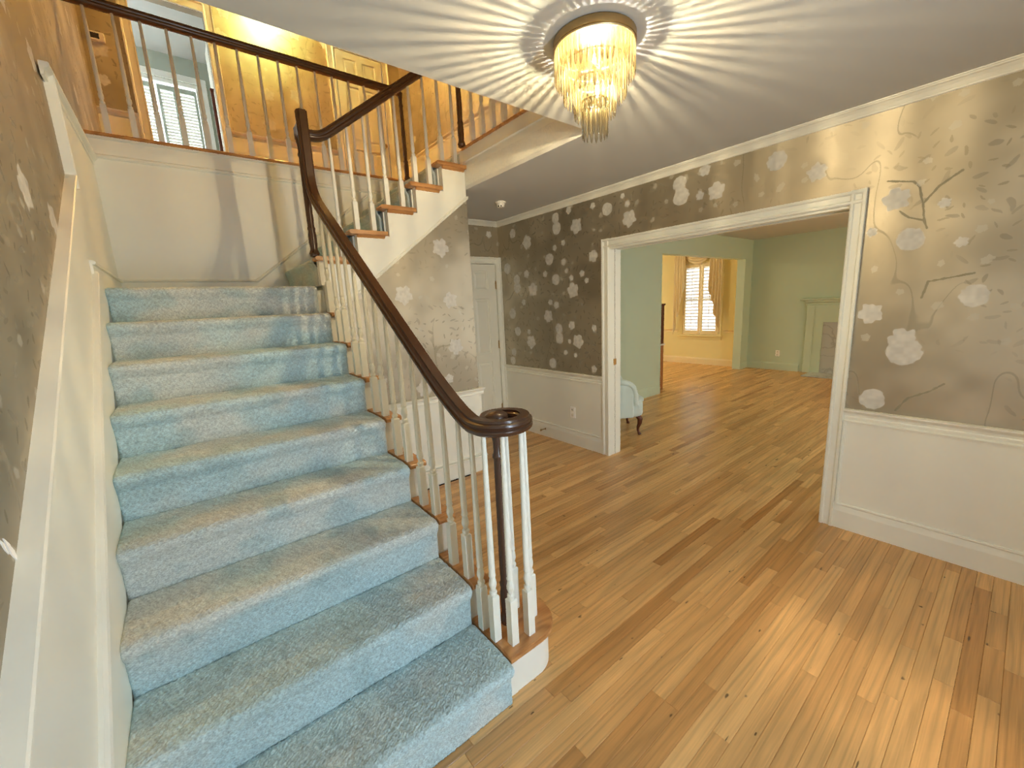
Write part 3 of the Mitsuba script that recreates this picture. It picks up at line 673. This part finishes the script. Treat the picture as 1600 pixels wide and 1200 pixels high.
for x, y in [(1.108, .200), (1.110, .118), (1.150, .056), (1.232, .052), (1.302, .118), (1.278, .205)]:
    put('baluster', baluster(x, y, H, 1.05), 'm_white', smooth=35, parent=rl)
for k in range(2, 10):
    for o in (.035, .160):
        y = TR * (k - 1) + o
        if y > 1.93: continue
        zt = line(y) - .03 if y > .45 else 1.075 + max(0, (y - .16)) ** 2 * 1.35 - .025
        put('baluster', baluster(RXX, y, H * k, zt), 'm_white', smooth=35, parent=rl)
for k in range(10, 15):
    for o in (.05, .172):
        x = X1[k - 10] + o
        if x < 1.2: continue
        put('baluster', baluster(x, 2.035, H * k, p2z(x) - .03), 'm_white', smooth=35, parent=rl)

gl = thing('gallery_railing', 'dark handrail on white balusters along the upper hall floor edge', 'railing')
RZ = 3.625
ph = [(x, YL + .03, RZ) for x in np.linspace(.0, XW, 12)]
put('handrail', sweep(ph, [(0, 1, 0)] * len(ph), rp), 'm_mahogany', smooth=38, parent=gl)
ph = [(XW, y, RZ) for y in np.linspace(YS + .02, YE, 8)]
put('handrail', sweep(ph, [(1, 0, 0)] * len(ph), rp), 'm_mahogany', smooth=38, parent=gl)
put('newel_post', newel(XW, YL + .025, ZU, RZ), 'm_mahogany', smooth=40, parent=gl, label='dark turned corner post')
put('newel_post', newel(XW, YS + .02, ZU, RZ, 1.1), 'm_mahogany', smooth=40, parent=gl, label='dark turned post at the top of the stairs')
for i in range(15): put('baluster', baluster(.125 + .1435 * i, YL + .03, ZU, RZ - .03, .19), 'm_white', smooth=35, parent=gl)
for i in range(9): put('baluster', baluster(XW, 1.86 - .137 * i, ZU, RZ - .03, .19), 'm_white', smooth=35, parent=gl)

# ------------------------------------------------------------------ chandelier
CX, CY = 1.70, .077
ch = thing('chandelier', 'tiered crystal chandelier with brass rim glowing on the foyer ceiling', 'chandelier')
put('canopy', lathe([(.150, ZC - .032), (.155, ZC - .030), (.155, ZC - .004), (.150, ZC)], 56, (CX, CY, 0)), 'm_brass', smooth=40, parent=ch, label='brass rim against the ceiling')
def ring(r, z, w=.004, h=.006):
    return lathe([(r - w, z - h), (r + w, z - h), (r + w, z + h), (r - w, z + h)], 40, (CX, CY, 0)), r
def torus_ring(r, z, w=.0035):
    a = np.linspace(0, 2 * math.pi, 41)[:-1]
    q = np.linspace(0, 2 * math.pi, 9)[:-1]
    v = np.array([[CX + (r + w * math.cos(t)) * math.cos(u), CY + (r + w * math.cos(t)) * math.sin(u), z + w * math.sin(t)] for u in a for t in q])
    f = []
    for i in range(40):
        for j in range(8):
            A, B, C, D = i * 8 + j, i * 8 + (j + 1) % 8, ((i + 1) % 40) * 8 + j, ((i + 1) % 40) * 8 + (j + 1) % 8
            f += [(A, C, D), (A, D, B)]
    return tm(v, f)
tiers = [(.150, 2.440, 2.335, 50), (.118, 2.388, 2.268, 40), (.078, 2.330, 2.208, 26), (.048, 2.262, 2.135, 16)]
for r, zt, zb, n in tiers: put('tier_ring', torus_ring(r, zt + .006), 'm_pale_brass', smooth=True, parent=ch)
stem = cat([lathe([(.004, 2.262), (.004, 2.392)], 10, (CX, CY, 0)), lathe([(.004, 2.39), (.004, 2.452)], 10, (CX + .03, CY, 0))] + [cbox(-r, r, -.003, .003, zt + .003, zt + .008).apply_transform(trimesh.transformations.rotation_matrix(a, (0, 0, 1))).apply_translation((CX, CY, 0)) for r, zt, _, _ in tiers[1:] for a in (0.3, 1.87)])
put('stem', stem, 'm_pale_brass', parent=ch)
def crystal(L, w=.0066, d=.0030):
    """A faceted hanging prism with a pointed end and a small top bead."""
    ring_ = [(1, 0), (.55, 1), (-.55, 1), (-1, 0), (-.55, -1), (.55, -1)]
    lv = [(0, .35), (-.008, .9), (-.016, 1.0), (-(L - .018), 1.0), (-(L - .006), .6), (-L, .06)]
    v = np.array([(a * w * s, b * d * s, z) for z, s in lv for a, b in ring_])
    f = []
    for i in range(len(lv) - 1):
        for j in range(6):
            k = (j + 1) % 6
            f += [(i * 6 + j, (i + 1) * 6 + j, (i + 1) * 6 + k), (i * 6 + j, (i + 1) * 6 + k, i * 6 + k)]
    f += [(0, j, j + 1) for j in range(1, 5)] + [(30, 30 + j + 1, 30 + j) for j in range(1, 5)]
    m = tm(v, f)
    if m.volume < 0: m.invert()
    return m
for r, zt, zb, n in tiers:
    shape = mikit.ply(crystal(zt - zb), 'm_crystal')
    for i in range(n):
        a = 2 * math.pi * (i + .5 * (n % 3)) / n
        tw = math.degrees(a) + 90 + rng.uniform(-14, 14)
        put('prism', {**shape, 'to_world': T().translate([CX + r * math.cos(a), CY + r * math.sin(a), zt]).rotate([0, 0, 1], tw)}, None, parent=ch)
m = lathe([(.002, 2.394), (.006, 2.398), (.0075, 2.407), (.0065, 2.418), (.004, 2.425)], 12, (CX, CY, 0))
put('bulb', mikit.ply(m, 'm_white', smooth=True, emitter={'type': 'area', 'radiance': rgb(BULB), 'sampling_weight': 24.0}), None, parent=ch, label='lit bulb')
m = lathe([(.002, 2.286), (.008, 2.292), (.010, 2.304), (.008, 2.318), (.005, 2.326)], 12, (CX + .012, CY, 0))
put('bulb', mikit.ply(m, 'm_white', smooth=True, emitter={'type': 'area', 'radiance': rgb([.40 * q for q in BULB]), 'sampling_weight': 14.0}), None, parent=ch, label='lit bulb in the lower tiers')
put('socket', lathe([(.006, 2.426), (.010, 2.428), (.012, 2.449)], 12, (CX, CY, .0)), 'm_pale_brass', smooth=40, parent=ch)

# ------------------------------------------------------------------ small things of the foyer
sd = thing('smoke_detector', 'round white smoke detector on the ceiling near the far corner', 'smoke detector')
put('body', lathe([(.050, ZC - .012), (.052, ZC)], 28, (2.86, 2.20, 0)), 'm_plastic', smooth=40, parent=sd)
put('sensor_head', lathe([(.018, ZC - .052), (.032, ZC - .050), (.034, ZC - .034), (.038, ZC - .030), (.040, ZC - .010)], 28, (2.86, 2.20, 0)), 'm_plastic', smooth=40, parent=sd)
for a in (-.5, .25):
    b = math.radians(225) + a
    m = cbox(-.006, .006, -.002, .002, ZC - .048, ZC - .036, .001); m.apply_transform(trimesh.transformations.rotation_matrix(b + math.pi / 2, (0, 0, 1))); m.apply_translation((2.86 + .0325 * math.cos(b), 2.20 + .0325 * math.sin(b), 0))
    put('vent_slot', m, 'm_black', parent=sd, label='dark slot')

def outlet(x, y, z, label):
    """A duplex outlet on a wall facing -x."""
    k = thing('wall_outlet', label, 'outlet')
    put('plate', cbox(x - .008, x, y - .037, y + .037, z - .06, z + .06, .003), 'm_outlet', parent=k)
    for s in (-1, 1):
        c = put('receptacle', cbox(x - .011, x - .006, y - .016, y + .016, z + s * .028 - .018, z + s * .028 + .018, .004), 'm_plastic', parent=k)
        put('slots', cat([cbox(x - .0115, x - .0105, y + q - .0015, y + q + .0015, z + s * .028 - .004, z + s * .028 + .007) for q in (-.007, .007)]), 'm_black', parent=c)
outlet(XR - .006, 1.85, .36, 'white duplex outlet in the white wainscot beside the wide opening')
outlet(LX, 1.967, .33, 'pale outlet on the living room wall left of the fireplace')

ds = thing('door_stop', 'small dark door stop on the baseboard beyond the stairs', 'door stop')
m = lathe([(.012, 0), (.012, .004), (.005, .008), (.005, .06), (.010, .062), (.010, .078), (.006, .082)], 12); m.apply_transform(trimesh.transformations.rotation_matrix(-math.pi / 2, (0, 1, 0))); m.apply_translation((XR - .016, 2.28, .09))
put('rod', m, 'm_brass', smooth=40, parent=ds)

tear = []
for y0, z0, y1, z1, w in ((.045, 1.135, .075, 1.075, .008), (.058, 1.118, .085, 1.06, .006), (.028, 1.14, .05, 1.10, .005)):
    d = np.array([y1 - y0, z1 - z0]); nrm = np.array([-d[1], d[0]]) / np.linalg.norm(d)
    tear.append(prism(Polygon([(y0, z0), (y0 + d[0] * .4 + nrm[0] * w, z0 + d[1] * .4 + nrm[1] * w), (y1, z1), (y0 + d[0] * .6 - nrm[0] * w * .6, z0 + d[1] * .6 - nrm[1] * w * .6)]), 'x', -.001, .002))
put('paper_tear', cat(tear), 'm_torn', parent='wall_left', label='white torn strips in the wallpaper')

# front door with sidelights, behind the viewer: panes give daylight
dk = thing('front_door', 'white entrance door with glazed sidelights behind the viewer', 'door')
put('leaf', wall_y(YF - .08, YF - .03, 1.28, 2.14, 0, 2.05, [(1.42, 2.0, .95, 1.95)]), 'm_white', parent=dk)
put('frame', cat([cbox(.92, .98, YF - .12, YF + .015, 0, 2.08), cbox(2.44, 2.50, YF - .12, YF + .015, 0, 2.08), cbox(1.22, 1.28, YF - .12, YF + .015, 0, 2.08), cbox(2.14, 2.20, YF - .12, YF + .015, 0, 2.08), cbox(.92, 2.50, YF - .12, YF + .015, 2.05, 2.08),
                  cbox(.98, 1.22, YF - .08, YF - .03, 0, .35), cbox(2.20, 2.44, YF - .08, YF - .03, 0, .35)]), 'm_white', parent=dk)
def pane(x0, x1, z0, z1, y, rad, parent, facing=1, weight=4.0):
    v = [(x0, y, z0), (x1, y, z0), (x1, y, z1), (x0, y, z1)]
    f = [(0, 2, 1), (0, 3, 2)] if facing > 0 else [(0, 1, 2), (0, 2, 3)]
    put('pane', mikit.ply((np.array(v, float), np.array(f)), 'm_white', emitter={'type': 'area', 'radiance': rgb(rad), 'sampling_weight': weight}), None, parent=parent, label='daylit frosted pane')
for a, b in ((.99, 1.21), (2.21, 2.43)):
    pane(a, b, .37, 2.02, YF - .05, DOOR_DAY if a < 1.5 else DOOR_DIM, dk, 1, 16.0 if a < 1.5 else 4.0)
put('glass', mikit.ply((np.array([(1.42, YF - .05, .95), (2.0, YF - .05, .95), (2.0, YF - .05, 1.95), (1.42, YF - .05, 1.95)], float), np.array([(0, 2, 1), (0, 3, 2)])), 'm_glass'), None, parent=dk, label='clear door glass')
put('muntins', cat([cbox(a - .01, b + .01, YF - .06, YF - .035, .335 + .42 * i, .37 + .42 * i) for a, b in ((.98, 1.22), (2.20, 2.44)) for i in range(5)] + [cbox(1.40, 2.02, YF - .03, YF - .018, .93 + .34 * i, .955 + .34 * i) for i in range(4)] + [cbox(q, q + .02, YF - .03, YF - .018, .93, 1.97) for q in (1.40, 1.70, 2.0)]), 'm_white', parent=dk)

# ------------------------------------------------------------------ windows
def window_y(name, x0, x1, z0, z1, y, rad, label, cols=1, rows=1, facing=1):
    """A sash window in a wall of plane y; facing +1 looks to +y."""
    k = put(name, cat([cbox(x0, x1, y - .05, y + .05, z0, z0 + .05), cbox(x0, x1, y - .05, y + .05, z1 - .05, z1), cbox(x0, x0 + .05, y - .05, y + .05, z0, z1), cbox(x1 - .05, x1, y - .05, y + .05, z0, z1)]), 'm_white', label=label, kind='structure')
    for i in range(cols):
        for j in range(rows):
            a, b = x0 + .05 + (x1 - x0 - .1) * i / cols, x0 + .05 + (x1 - x0 - .1) * (i + 1) / cols
            c, d = z0 + .05 + (z1 - z0 - .1) * j / rows, z0 + .05 + (z1 - z0 - .1) * (j + 1) / rows
            pane(a + .008, b - .008, c + .008, d - .008, y, rad, k, facing)
    put('muntins', cat([cbox(x0 + .05, x1 - .05, y - facing * .02 + .00, y + .03, (z0 + z1) / 2 - .015, (z0 + z1) / 2 + .015), cbox((x0 + x1) / 2 - .015, (x0 + x1) / 2 + .015, y - .03, y + .03, z0 + .05, z1 - .05)]), 'm_white', parent=k)
    return k
window_y('window_3', 4.6, 5.9, .55, 2.15, YF - .07, LIVING_DAY, 'living room front window out of sight')
window_y('window_4', 7.0, 8.3, .55, 2.15, YF - .07, LIVING_SUN, 'second living room front window out of sight')
window_y('window_5', 6.6, 7.8, .7, 2.2, 6.05, DINING_SIDE, 'dining room back window out of sight', facing=-1)

# dining room window with louvred shutters
wk = put('window_1', cat([cbox(WX + .02, WX + .12, 3.13, 3.93, .66, .70), cbox(WX + .02, WX + .12, 3.13, 3.93, 2.18, 2.22), cbox(WX + .02, WX + .12, 3.13, 3.17, .66, 2.22), cbox(WX + .02, WX + .12, 3.89, 3.93, .66, 2.22)]), 'm_shutter', label='daylit sash window of the yellow dining room behind louvred shutters', kind='structure')
for c, d in ((.70, 2.18),):
    v = [(WX + .09, 3.17, c), (WX + .09, 3.89, c), (WX + .09, 3.89, d), (WX + .09, 3.17, d)]
    put('pane', mikit.ply((np.array(v), np.array([(0, 2, 1), (0, 3, 2)])), 'm_white', emitter={'type': 'area', 'radiance': rgb(DINING_DAY)}), None, parent=wk)
put('meeting_rail', cbox(WX + .05, WX + .10, 3.17, 3.89, 1.41, 1.46), 'm_shutter', parent=wk)
put('casing', cat([cbox(WX - .022, WX, 3.05, 3.13, .62, 2.30, .004), cbox(WX - .022, WX, 3.93, 4.01, .62, 2.30, .004), cbox(WX - .022, WX, 3.05, 4.01, 2.22, 2.30, .004)]), 'm_yellow', parent=wk)
put('sill', cat([cbox(WX - .07, WX + .02, 3.02, 4.04, .625, .662, .006), cbox(WX - .02, WX, 3.05, 4.01, .56, .625, .004)]), 'm_yellow', parent=wk)
def shutter(y0, y1, label):
    k = thing('louvred_shutter', label, 'shutter', 'louvred shutters of the dining room window')
    z0, z1, x0, x1 = .668, 2.21, WX - .012, WX + .014
    put('frame', cat([cbox(x0, x1, y0, y0 + .045, z0, z1, .003), cbox(x0, x1, y1 - .045, y1, z0, z1, .003), cbox(x0, x1, y0 + .045, y1 - .045, z0, z0 + .09, .003), cbox(x0, x1, y0 + .045, y1 - .045, z1 - .075, z1, .003)]), 'm_yellow_trim', parent=k)
    n = 20
    m = cbox(-.027, .027, y0 + .046, y1 - .046, -.004, .004, .003); m.apply_transform(trimesh.transformations.rotation_matrix(math.radians(28), (0, 1, 0)))
    sh = mikit.ply(m, 'm_shutter')
    for i in range(n): put('louvre', {**sh, 'to_world': T().translate([(x0 + x1) / 2, 0, z0 + .115 + (z1 - z0 - .21) * i / (n - 1)])}, None, parent=k)
    put('tilt_rod', cbox(x0 - .016, x0 - .006, (y0 + y1) / 2 - .005, (y0 + y1) / 2 + .005, z0 + .12, z1 - .11, .002), 'm_shutter', parent=k)
paint('m_yellow_trim', (0.80, 0.68, 0.42), 0.45)
shutter(3.135, 3.525, 'right louvred shutter of the dining room window')
shutter(3.535, 3.925, 'left louvred shutter of the dining room window')

# curtains
def drape(y0, y1, ztop, zbot, folds, amp, x, seed, n=64, m=30):
    """A hanging jabot: pleats across, bottom edge zbot(u)."""
    u = np.linspace(0, 1, n); t = np.linspace(0, 1, m)
    U, Tt = np.meshgrid(u, t, indexing='ij')
    zb = np.array([zbot(q) for q in u])[:, None]
    Z = ztop + (zb - ztop) * Tt
    X = x - .03 - amp * (0.5 + 0.5 * np.sin(U * folds * 2 * math.pi + .6 * np.sin(3 * Tt + seed))) * (.5 + .5 * Tt)
    Y = y0 + (y1 - y0) * (U + .010 * np.sin(U * folds * 4 * math.pi + seed))
    front = np.stack([X, Y, Z], -1); back = front + [.006, 0, 0]
    i, j = np.meshgrid(np.arange(n - 1), np.arange(m - 1), indexing='ij'); a = (i * m + j).ravel()
    f = np.vstack([np.stack([a, a + 1, a + m + 1], 1), np.stack([a, a + m + 1, a + m], 1)])
    v = np.vstack([front.reshape(-1, 3), back.reshape(-1, 3)])
    return tm(v, np.vstack([f, f[:, ::-1] + n * m]))
zig = lambda a, b, k: (lambda u: a + (b - a) * (np.floor(u * k) / k + .35 * ((u * k) % 1) / k * 0 + (((u * k) % 1) ** 2) / k))
put('curtain', drape(3.02, 3.30, 2.50, zig(.70, 1.75, 3), 4.5, .07, WX - .085, .4), 'm_curtain', smooth=True, label='gold pleated curtain tail hanging right of the dining room window', cat_='curtain', group='gold curtain tails at the dining room window')
put('curtain', drape(4.10, 3.84, 2.50, zig(.66, 1.85, 3), 4.0, .06, WX - .085, 1.4), 'm_curtain', smooth=True, label='gold pleated curtain tail hanging left of the dining room window', cat_='curtain', group='gold curtain tails at the dining room window')
def swag(y0, y1, ztop, drop, x):
    n, m = 48, 40
    u, t = np.linspace(0, 1, n), np.linspace(0, 1, m)
    U, Tt = np.meshgrid(u, t, indexing='ij')
    sag = 4 * U * (1 - U)
    Z = ztop - drop * Tt * (.25 + .75 * sag) - .02 * sag
    X = x - .05 * np.sin(math.pi * U) - .018 * (0.5 + 0.5 * np.sin(Tt * 5 * 2 * math.pi)) - .02
    Y = y0 + (y1 - y0) * U
    i, j = np.meshgrid(np.arange(n - 1), np.arange(m - 1), indexing='ij'); a = (i * m + j).ravel()
    f = np.vstack([np.stack([a, a + 1, a + m + 1], 1), np.stack([a, a + m + 1, a + m], 1)])
    v = np.stack([X, Y, Z], -1).reshape(-1, 3)
    return tm(np.vstack([v, v + [.006, 0, 0]]), np.vstack([f, f[:, ::-1] + n * m]))
put('curtain_swag', swag(3.24, 3.94, 2.50, .28, WX - .025), 'm_curtain', smooth=True, label='gold draped swag across the top of the dining room window', cat_='curtain')

# dining room trim and lamp
run('baseboard_dining', base_prof, [((WX, LY + .145, 0), (WX, 6.0, 0), (-1, 0, 0))], 'yellow-lit baseboard under the dining room window', 'm_yellow_trim')
struct('trim_25', mold(cr, (WX, LY + .145, .78), (WX, 3.0, .78), (-1, 0, 0)), 'm_yellow_trim', 'dining room chair rail right of the window')
struct('trim_26', mold(cr, (WX, 4.06, .78), (WX, 6.0, .78), (-1, 0, 0)), 'm_yellow_trim', 'dining room chair rail left of the window')
dl = thing('ceiling_lamp', 'round glass ceiling lamp of the dining room out of sight', 'lamp')
put('globe', mikit.ply(lathe([(.03, 2.40), (.10, 2.42), (.13, 2.46), (.12, 2.52), (.10, ZLC)], 20, (7.2, 4.4, 0)), 'm_white', smooth=True, emitter={'type': 'area', 'radiance': rgb(DINING_LAMP), 'sampling_weight': 4.0}), None, parent=dl)
hl = thing('ceiling_lamp', 'round glass ceiling lamp of the upper hall out of sight', 'lamp')
put('globe', mikit.ply(lathe([(.03, ZUC - .15), (.10, ZUC - .13), (.13, ZUC - .09), (.12, ZUC - .03), (.10, ZUC - .001)], 20, (1.70, 4.15, 0)), 'm_white', smooth=True, emitter={'type': 'area', 'radiance': rgb(HALL_LAMP), 'sampling_weight': 5.0}), None, parent=hl)

# dining room hutch beside the opening
hc = thing('hutch', 'dark wooden hutch at the left edge of the dining room opening', 'cabinet')
put('base_cabinet', cat([cbox(5.6, 6.53, 2.69, 3.12, 0, .74, .006)]), 'm_cabinet_oak', parent=hc, label='orange brown base')
put('top', cbox(5.58, 6.56, 2.68, 3.14, .74, .765, .006), 'm_white', parent=hc, label='pale top')
put('upper_cabinet', cat([cbox(5.62, 6.53, 2.69, 3.0, .765, 1.39, .006), cbox(5.60, 6.55, 2.68, 3.02, 1.39, 1.42, .008)]), 'm_cabinet', parent=hc, label='dark red brown upper part')

# ------------------------------------------------------------------ living room
run('baseboard_living', base_prof, [((XRB, LY, 0), (DX0, LY, 0), (0, -1, 0)), ((DX1 + .0, LY, 0), (LX, LY, 0), (0, -1, 0)), ((LX, LY, 0), (LX, 1.60, 0), (-1, 0, 0)), ((XRB, YF, 0), (XRB, OY0 - .08, 0), (1, 0, 0)), ((XRB, OY1 + .08, 0), (XRB, LY, 0), (1, 0, 0))], 'pale green baseboard of the living room', 'm_green')
struct('trim_27', cat([cbox(DX0 - .0, DX0 + .012, LY - .004, LY + .146, 0, DZ), cbox(DX1 - .012, DX1, LY - .004, LY + .146, 0, DZ), cbox(DX0, DX1, LY - .004, LY + .146, DZ - .012, DZ)]), 'm_green', 'painted lining of the dining room opening')

fp = thing('fireplace', 'pale green painted fireplace mantel with grey marble surround', 'fireplace')
FY0, FY1 = -.10, 1.50
put('mantel_shelf', cat([mold([(0, 0), (.10, 0), (.12, .012), (.12, .03), (.10, .036), (0, .036)], (LX, FY0 - .12, 1.335), (LX, FY1 + .12, 1.335), (-1, 0, 0)), mold([(0, -.10), (.03, -.09), (.045, -.05), (.075, -.03), (.085, 0), (0, 0)], (LX, FY0 - .05, 1.335), (LX, FY1 + .05, 1.335), (-1, 0, 0))]), 'm_green', parent=fp, label='mantel shelf')
put('surround', cat([cbox(LX - .045, LX, FY1 - .24, FY1, 0, 1.25, .004), cbox(LX - .045, LX, FY0, FY0 + .24, 0, 1.25, .004), cbox(LX - .045, LX, FY0, FY1, 0.94, 1.25, .004), cbox(LX - .06, LX, FY1 - .10, FY1 + .02, 0, 1.25, .006), cbox(LX - .06, LX, FY0 - .02, FY0 + .10, 0, 1.25, .006)]), 'm_green', parent=fp)
put('marble_surround', cat([cbox(LX - .030, LX, FY1 - .46, FY1 - .24, .012, .94, .002), cbox(LX - .030, LX, FY0 + .24, FY0 + .46, .012, .94, .002), cbox(LX - .030, LX, FY0 + .46, FY1 - .46, .74, .94, .002)]), 'm_marble', parent=fp, label='grey veined marble facing')
put('firebox', cbox(LX - .014, LX - .001, FY0 + .46, FY1 - .46, .012, .74), 'm_black', parent=fp, label='black fire opening')
put('hearth', cbox(LX - .52, LX, FY0 - .06, FY1 - .10, 0, .014, .004), 'm_marble', parent=fp, label='flat marble hearth')

# armchair: tub chair with channelled back, facing away to the right of the viewer
ac = thing('armchair', 'pale mint tub armchair with channelled back and cabriole legs by the opening', 'armchair')
fa = math.atan2(-.62, .785)
AT = T().translate([4.10, 1.90, 0]).rotate([0, 0, 1], math.degrees(fa))
def aput(name, mesh, mat, **k):
    return put(name, mikit.ply(mesh, mat, smooth=k.pop('smooth', 40), to_world=AT), None, parent=ac, **k)
def rounded(x0, x1, y0, y1, z0, z1, r):
    r = min(r, .48 * min(x1 - x0, y1 - y0))
    g = Polygon([(x0, y0), (x1, y0), (x1, y1), (x0, y1)]).buffer(-r * .98).buffer(r * .98, 8)
    k = 6
    pts = []
    for i in range(k + 1):
        a = math.pi * i / k / 2
        for sgn in (-1, 1):
            ins = r * .6 * (1 - math.cos(a)); zz = (z1 - r * .6 + r * .6 * math.sin(a)) if sgn > 0 else (z0 + r * .6 - r * .6 * math.sin(a))
            c = g.buffer(-ins * .8 - .0001)
            pts += [(p[0], p[1], zz) for p in c.exterior.coords]
    return trimesh.PointCloud(pts).convex_hull
aput('seat', rounded(-.24, .33, -.27, .27, .21, .40, .09), 'm_chair')
aput('cushion', rounded(-.20, .35, -.23, .23, .36, .43, .08), 'm_chair')
def tub(h_of, r0, r1, a0, a1, n):
    v, f = [], []
    A = np.linspace(a0, a1, n)
    for a in A:
        chan = .022 * abs(math.sin(a * 7))
        hh = h_of(a)
        c, s = math.cos(a), math.sin(a)
        sec = [(r0 - .0 + .02 - chan, .22), (r0 - chan, .45), (r0 + .01 - chan, hh - .04), (r0 + .03, hh - .008), ((r0 + r1) / 2, hh), (r1 - .02, hh - .010), (r1, hh - .05), (r1, .22)]
        for r, z in sec: v.append((.02 + r * c * 1.0, r * s, z))
    k = 8
    for i in range(n - 1):
        for j in range(k):
            q = (j + 1) % k
            f += [(i * k + j, i * k + q, (i + 1) * k + q), (i * k + j, (i + 1) * k + q, (i + 1) * k + j)]
    for base, sg in ((0, 1), ((n - 1) * k, -1)):
        for j in range(1, k - 1): f.append((base, base + j, base + j + 1)[::sg])
    m = tm(v, f); m.fix_normals(); return m
aput('backrest', tub(lambda a: .63 + .17 * float(np.clip((math.radians(245) - a) / math.radians(60), 0, 1)), .235, .31, math.radians(75), math.radians(285), 90), 'm_chair', smooth=50)
arm = []
for sg in (-1, 1):
    pth = [(-.10, sg * .275, .615), (.02, sg * .285, .625), (.12, sg * .287, .615), (.19, sg * .285, .57), (.215, sg * .282, .48), (.22, sg * .28, .36)]
    pth = np.array([[np.interp(t, range(6), [p[i] for p in pth]) for i in range(3)] for t in np.linspace(0, 5, 22)])
    for _ in range(3): pth[1:-1] = (pth[:-2] + 2 * pth[1:-1] + pth[2:]) / 4
    ang = np.linspace(0, 2 * math.pi, 13)[:-1]
    aput('armrest', sweep(pth, [(0, 1, 0)] * len(pth), np.stack([.040 * np.cos(ang), .036 * np.sin(ang)], 1)), 'm_chair', smooth=50)
    aput('side_panel', rounded(-.15, .20, sg * .285 - .03, sg * .285 + .03, .22, .60, .04), 'm_chair')
for lx, ly in ((.27, -.22), (.27, .22), (-.20, -.20), (-.20, .20)):
    o = np.sign(lx), np.sign(ly)
    pth = [(lx - .01 * o[0], ly - .01 * o[1], .23), (lx + .018 * o[0], ly + .014 * o[1], .185), (lx + .012 * o[0], ly + .010 * o[1], .13), (lx - .004 * o[0], ly - .003 * o[1], .07), (lx + .004 * o[0], ly + .003 * o[1], .03), (lx + .018 * o[0], ly + .014 * o[1], .0)]
    tt = np.linspace(0, 5, 20)
    q = np.array([[np.interp(t, range(6), [p[i] for p in pth]) for i in range(3)] for t in tt])
    ang = np.linspace(0, 2 * math.pi, 11)[:-1]
    aput('leg', sweep(q, [(1, 0, 0)] * 20, np.stack([np.cos(ang), np.sin(ang)], 1), np.interp(tt, [0, 1, 2, 3, 4, 4.6, 5], [.030, .030, .022, .015, .013, .019, .017])), 'm_cabinet', smooth=50, label='dark cabriole leg')

# ------------------------------------------------------------------ upstairs things
th = thing('thermostat', 'small pale thermostat on the dark upper hall wall', 'thermostat')
put('housing', cbox(.05, .165, YU - .028, YU, 4.17, 4.25, .006), 'm_plastic', parent=th)
put('display', cbox(.06, .125, YU - .030, YU - .026, 4.19, 4.235, .001), 'm_black', parent=th, label='dark display')

w2 = put('window_2', cat([cbox(-.05, 1.06, YB + .02, YB + .08, 3.0, 3.05), cbox(-.05, 1.06, YB + .02, YB + .08, 4.85, 4.90), cbox(-.05, -.0, YB + .02, YB + .08, 3.0, 4.9), cbox(1.01, 1.06, YB + .02, YB + .08, 3.0, 4.9), cbox(-.11, -.05, YB - .02, YB, 2.95, 4.98), cbox(1.06, 1.14, YB - .02, YB, 2.95, 4.98), cbox(-.11, 1.14, YB - .02, YB, 4.90, 4.98)]), 'm_shutter', label='tall bright window of the upstairs room behind slatted shutters', kind='structure')
v = [(0, YB + .075, 3.05), (1.01, YB + .075, 3.05), (1.01, YB + .075, 4.85), (0, YB + .075, 4.85)]
put('pane', mikit.ply((np.array(v), np.array([(0, 1, 2), (0, 2, 3)])), 'm_white', emitter={'type': 'area', 'radiance': rgb(BEDROOM_DAY)}), None, parent=w2)
for i, (a, b) in enumerate(((.03, .27), (.29, .50), (.555, .76), (.775, 1.0))):
    k = thing('slatted_shutter', ['far left grey slatted shutter of the upstairs window', 'second grey slatted shutter from the left at the upstairs window', 'third grey slatted shutter from the left at the upstairs window', 'far right grey slatted shutter of the upstairs window'][i], 'shutter', 'slatted shutters of the upstairs window')
    put('frame', cat([cbox(a, a + .030, YB - .01, YB + .015, 3.04, 4.80, .002), cbox(b - .030, b, YB - .01, YB + .015, 3.04, 4.80, .002), cbox(a, b, YB - .01, YB + .015, 4.74, 4.80, .002), cbox(a, b, YB - .01, YB + .015, 3.04, 3.12, .002), cbox(a, b, YB - .01, YB + .015, 3.66, 3.70, .002)]), 'm_sage', parent=k)
    sl = []
    for z in np.arange(3.14, 4.73, .042):
        m = cbox(a + .03, b - .03, -.014, .014, -.003, .003); m.apply_transform(trimesh.transformations.rotation_matrix(math.radians(-40), (1, 0, 0))); m.apply_translation((0, YB + .003, z)); sl.append(m)
    put('slats', cat(sl), 'm_shutter', parent=k, kind='stuff')
struct('window_6', cat([cbox(-.80, -.77, 5.3, 6.5, 3.5, 3.55), cbox(-.80, -.77, 5.3, 6.5, 4.75, 4.8), cbox(-.80, -.77, 5.3, 5.35, 3.5, 4.8), cbox(-.80, -.77, 6.45, 6.5, 3.5, 4.8)]), 'm_shutter', 'side window of the upstairs room out of sight')
v = np.array([(-.785, 5.35, 3.55), (-.785, 6.45, 3.55), (-.785, 6.45, 4.75), (-.785, 5.35, 4.75)])
put('pane', mikit.ply((v, np.array([(0, 1, 2), (0, 2, 3)])), 'm_white', emitter={'type': 'area', 'radiance': rgb(BEDROOM_SIDE)}), None, parent='window_6')
bd = thing('bedroom_door', 'pale door standing open inside the upstairs room', 'door')
put('leaf', cbox(1.045, 1.08, YU + .14, YU + .78, ZU + .01, 4.70, .003), 'm_white', parent=bd)
wb = thing('wooden_panel', 'narrow dark wooden panel standing just inside the upstairs doorway', 'panel')
put('board', cbox(.995, 1.026, 5.18, 5.21, ZU - .01, 4.13, .004), 'm_cabinet', parent=wb)
put('top_rail', cbox(.990, 1.031, 5.175, 5.215, 4.13, 4.155, .004), 'm_cabinet', parent=wb)
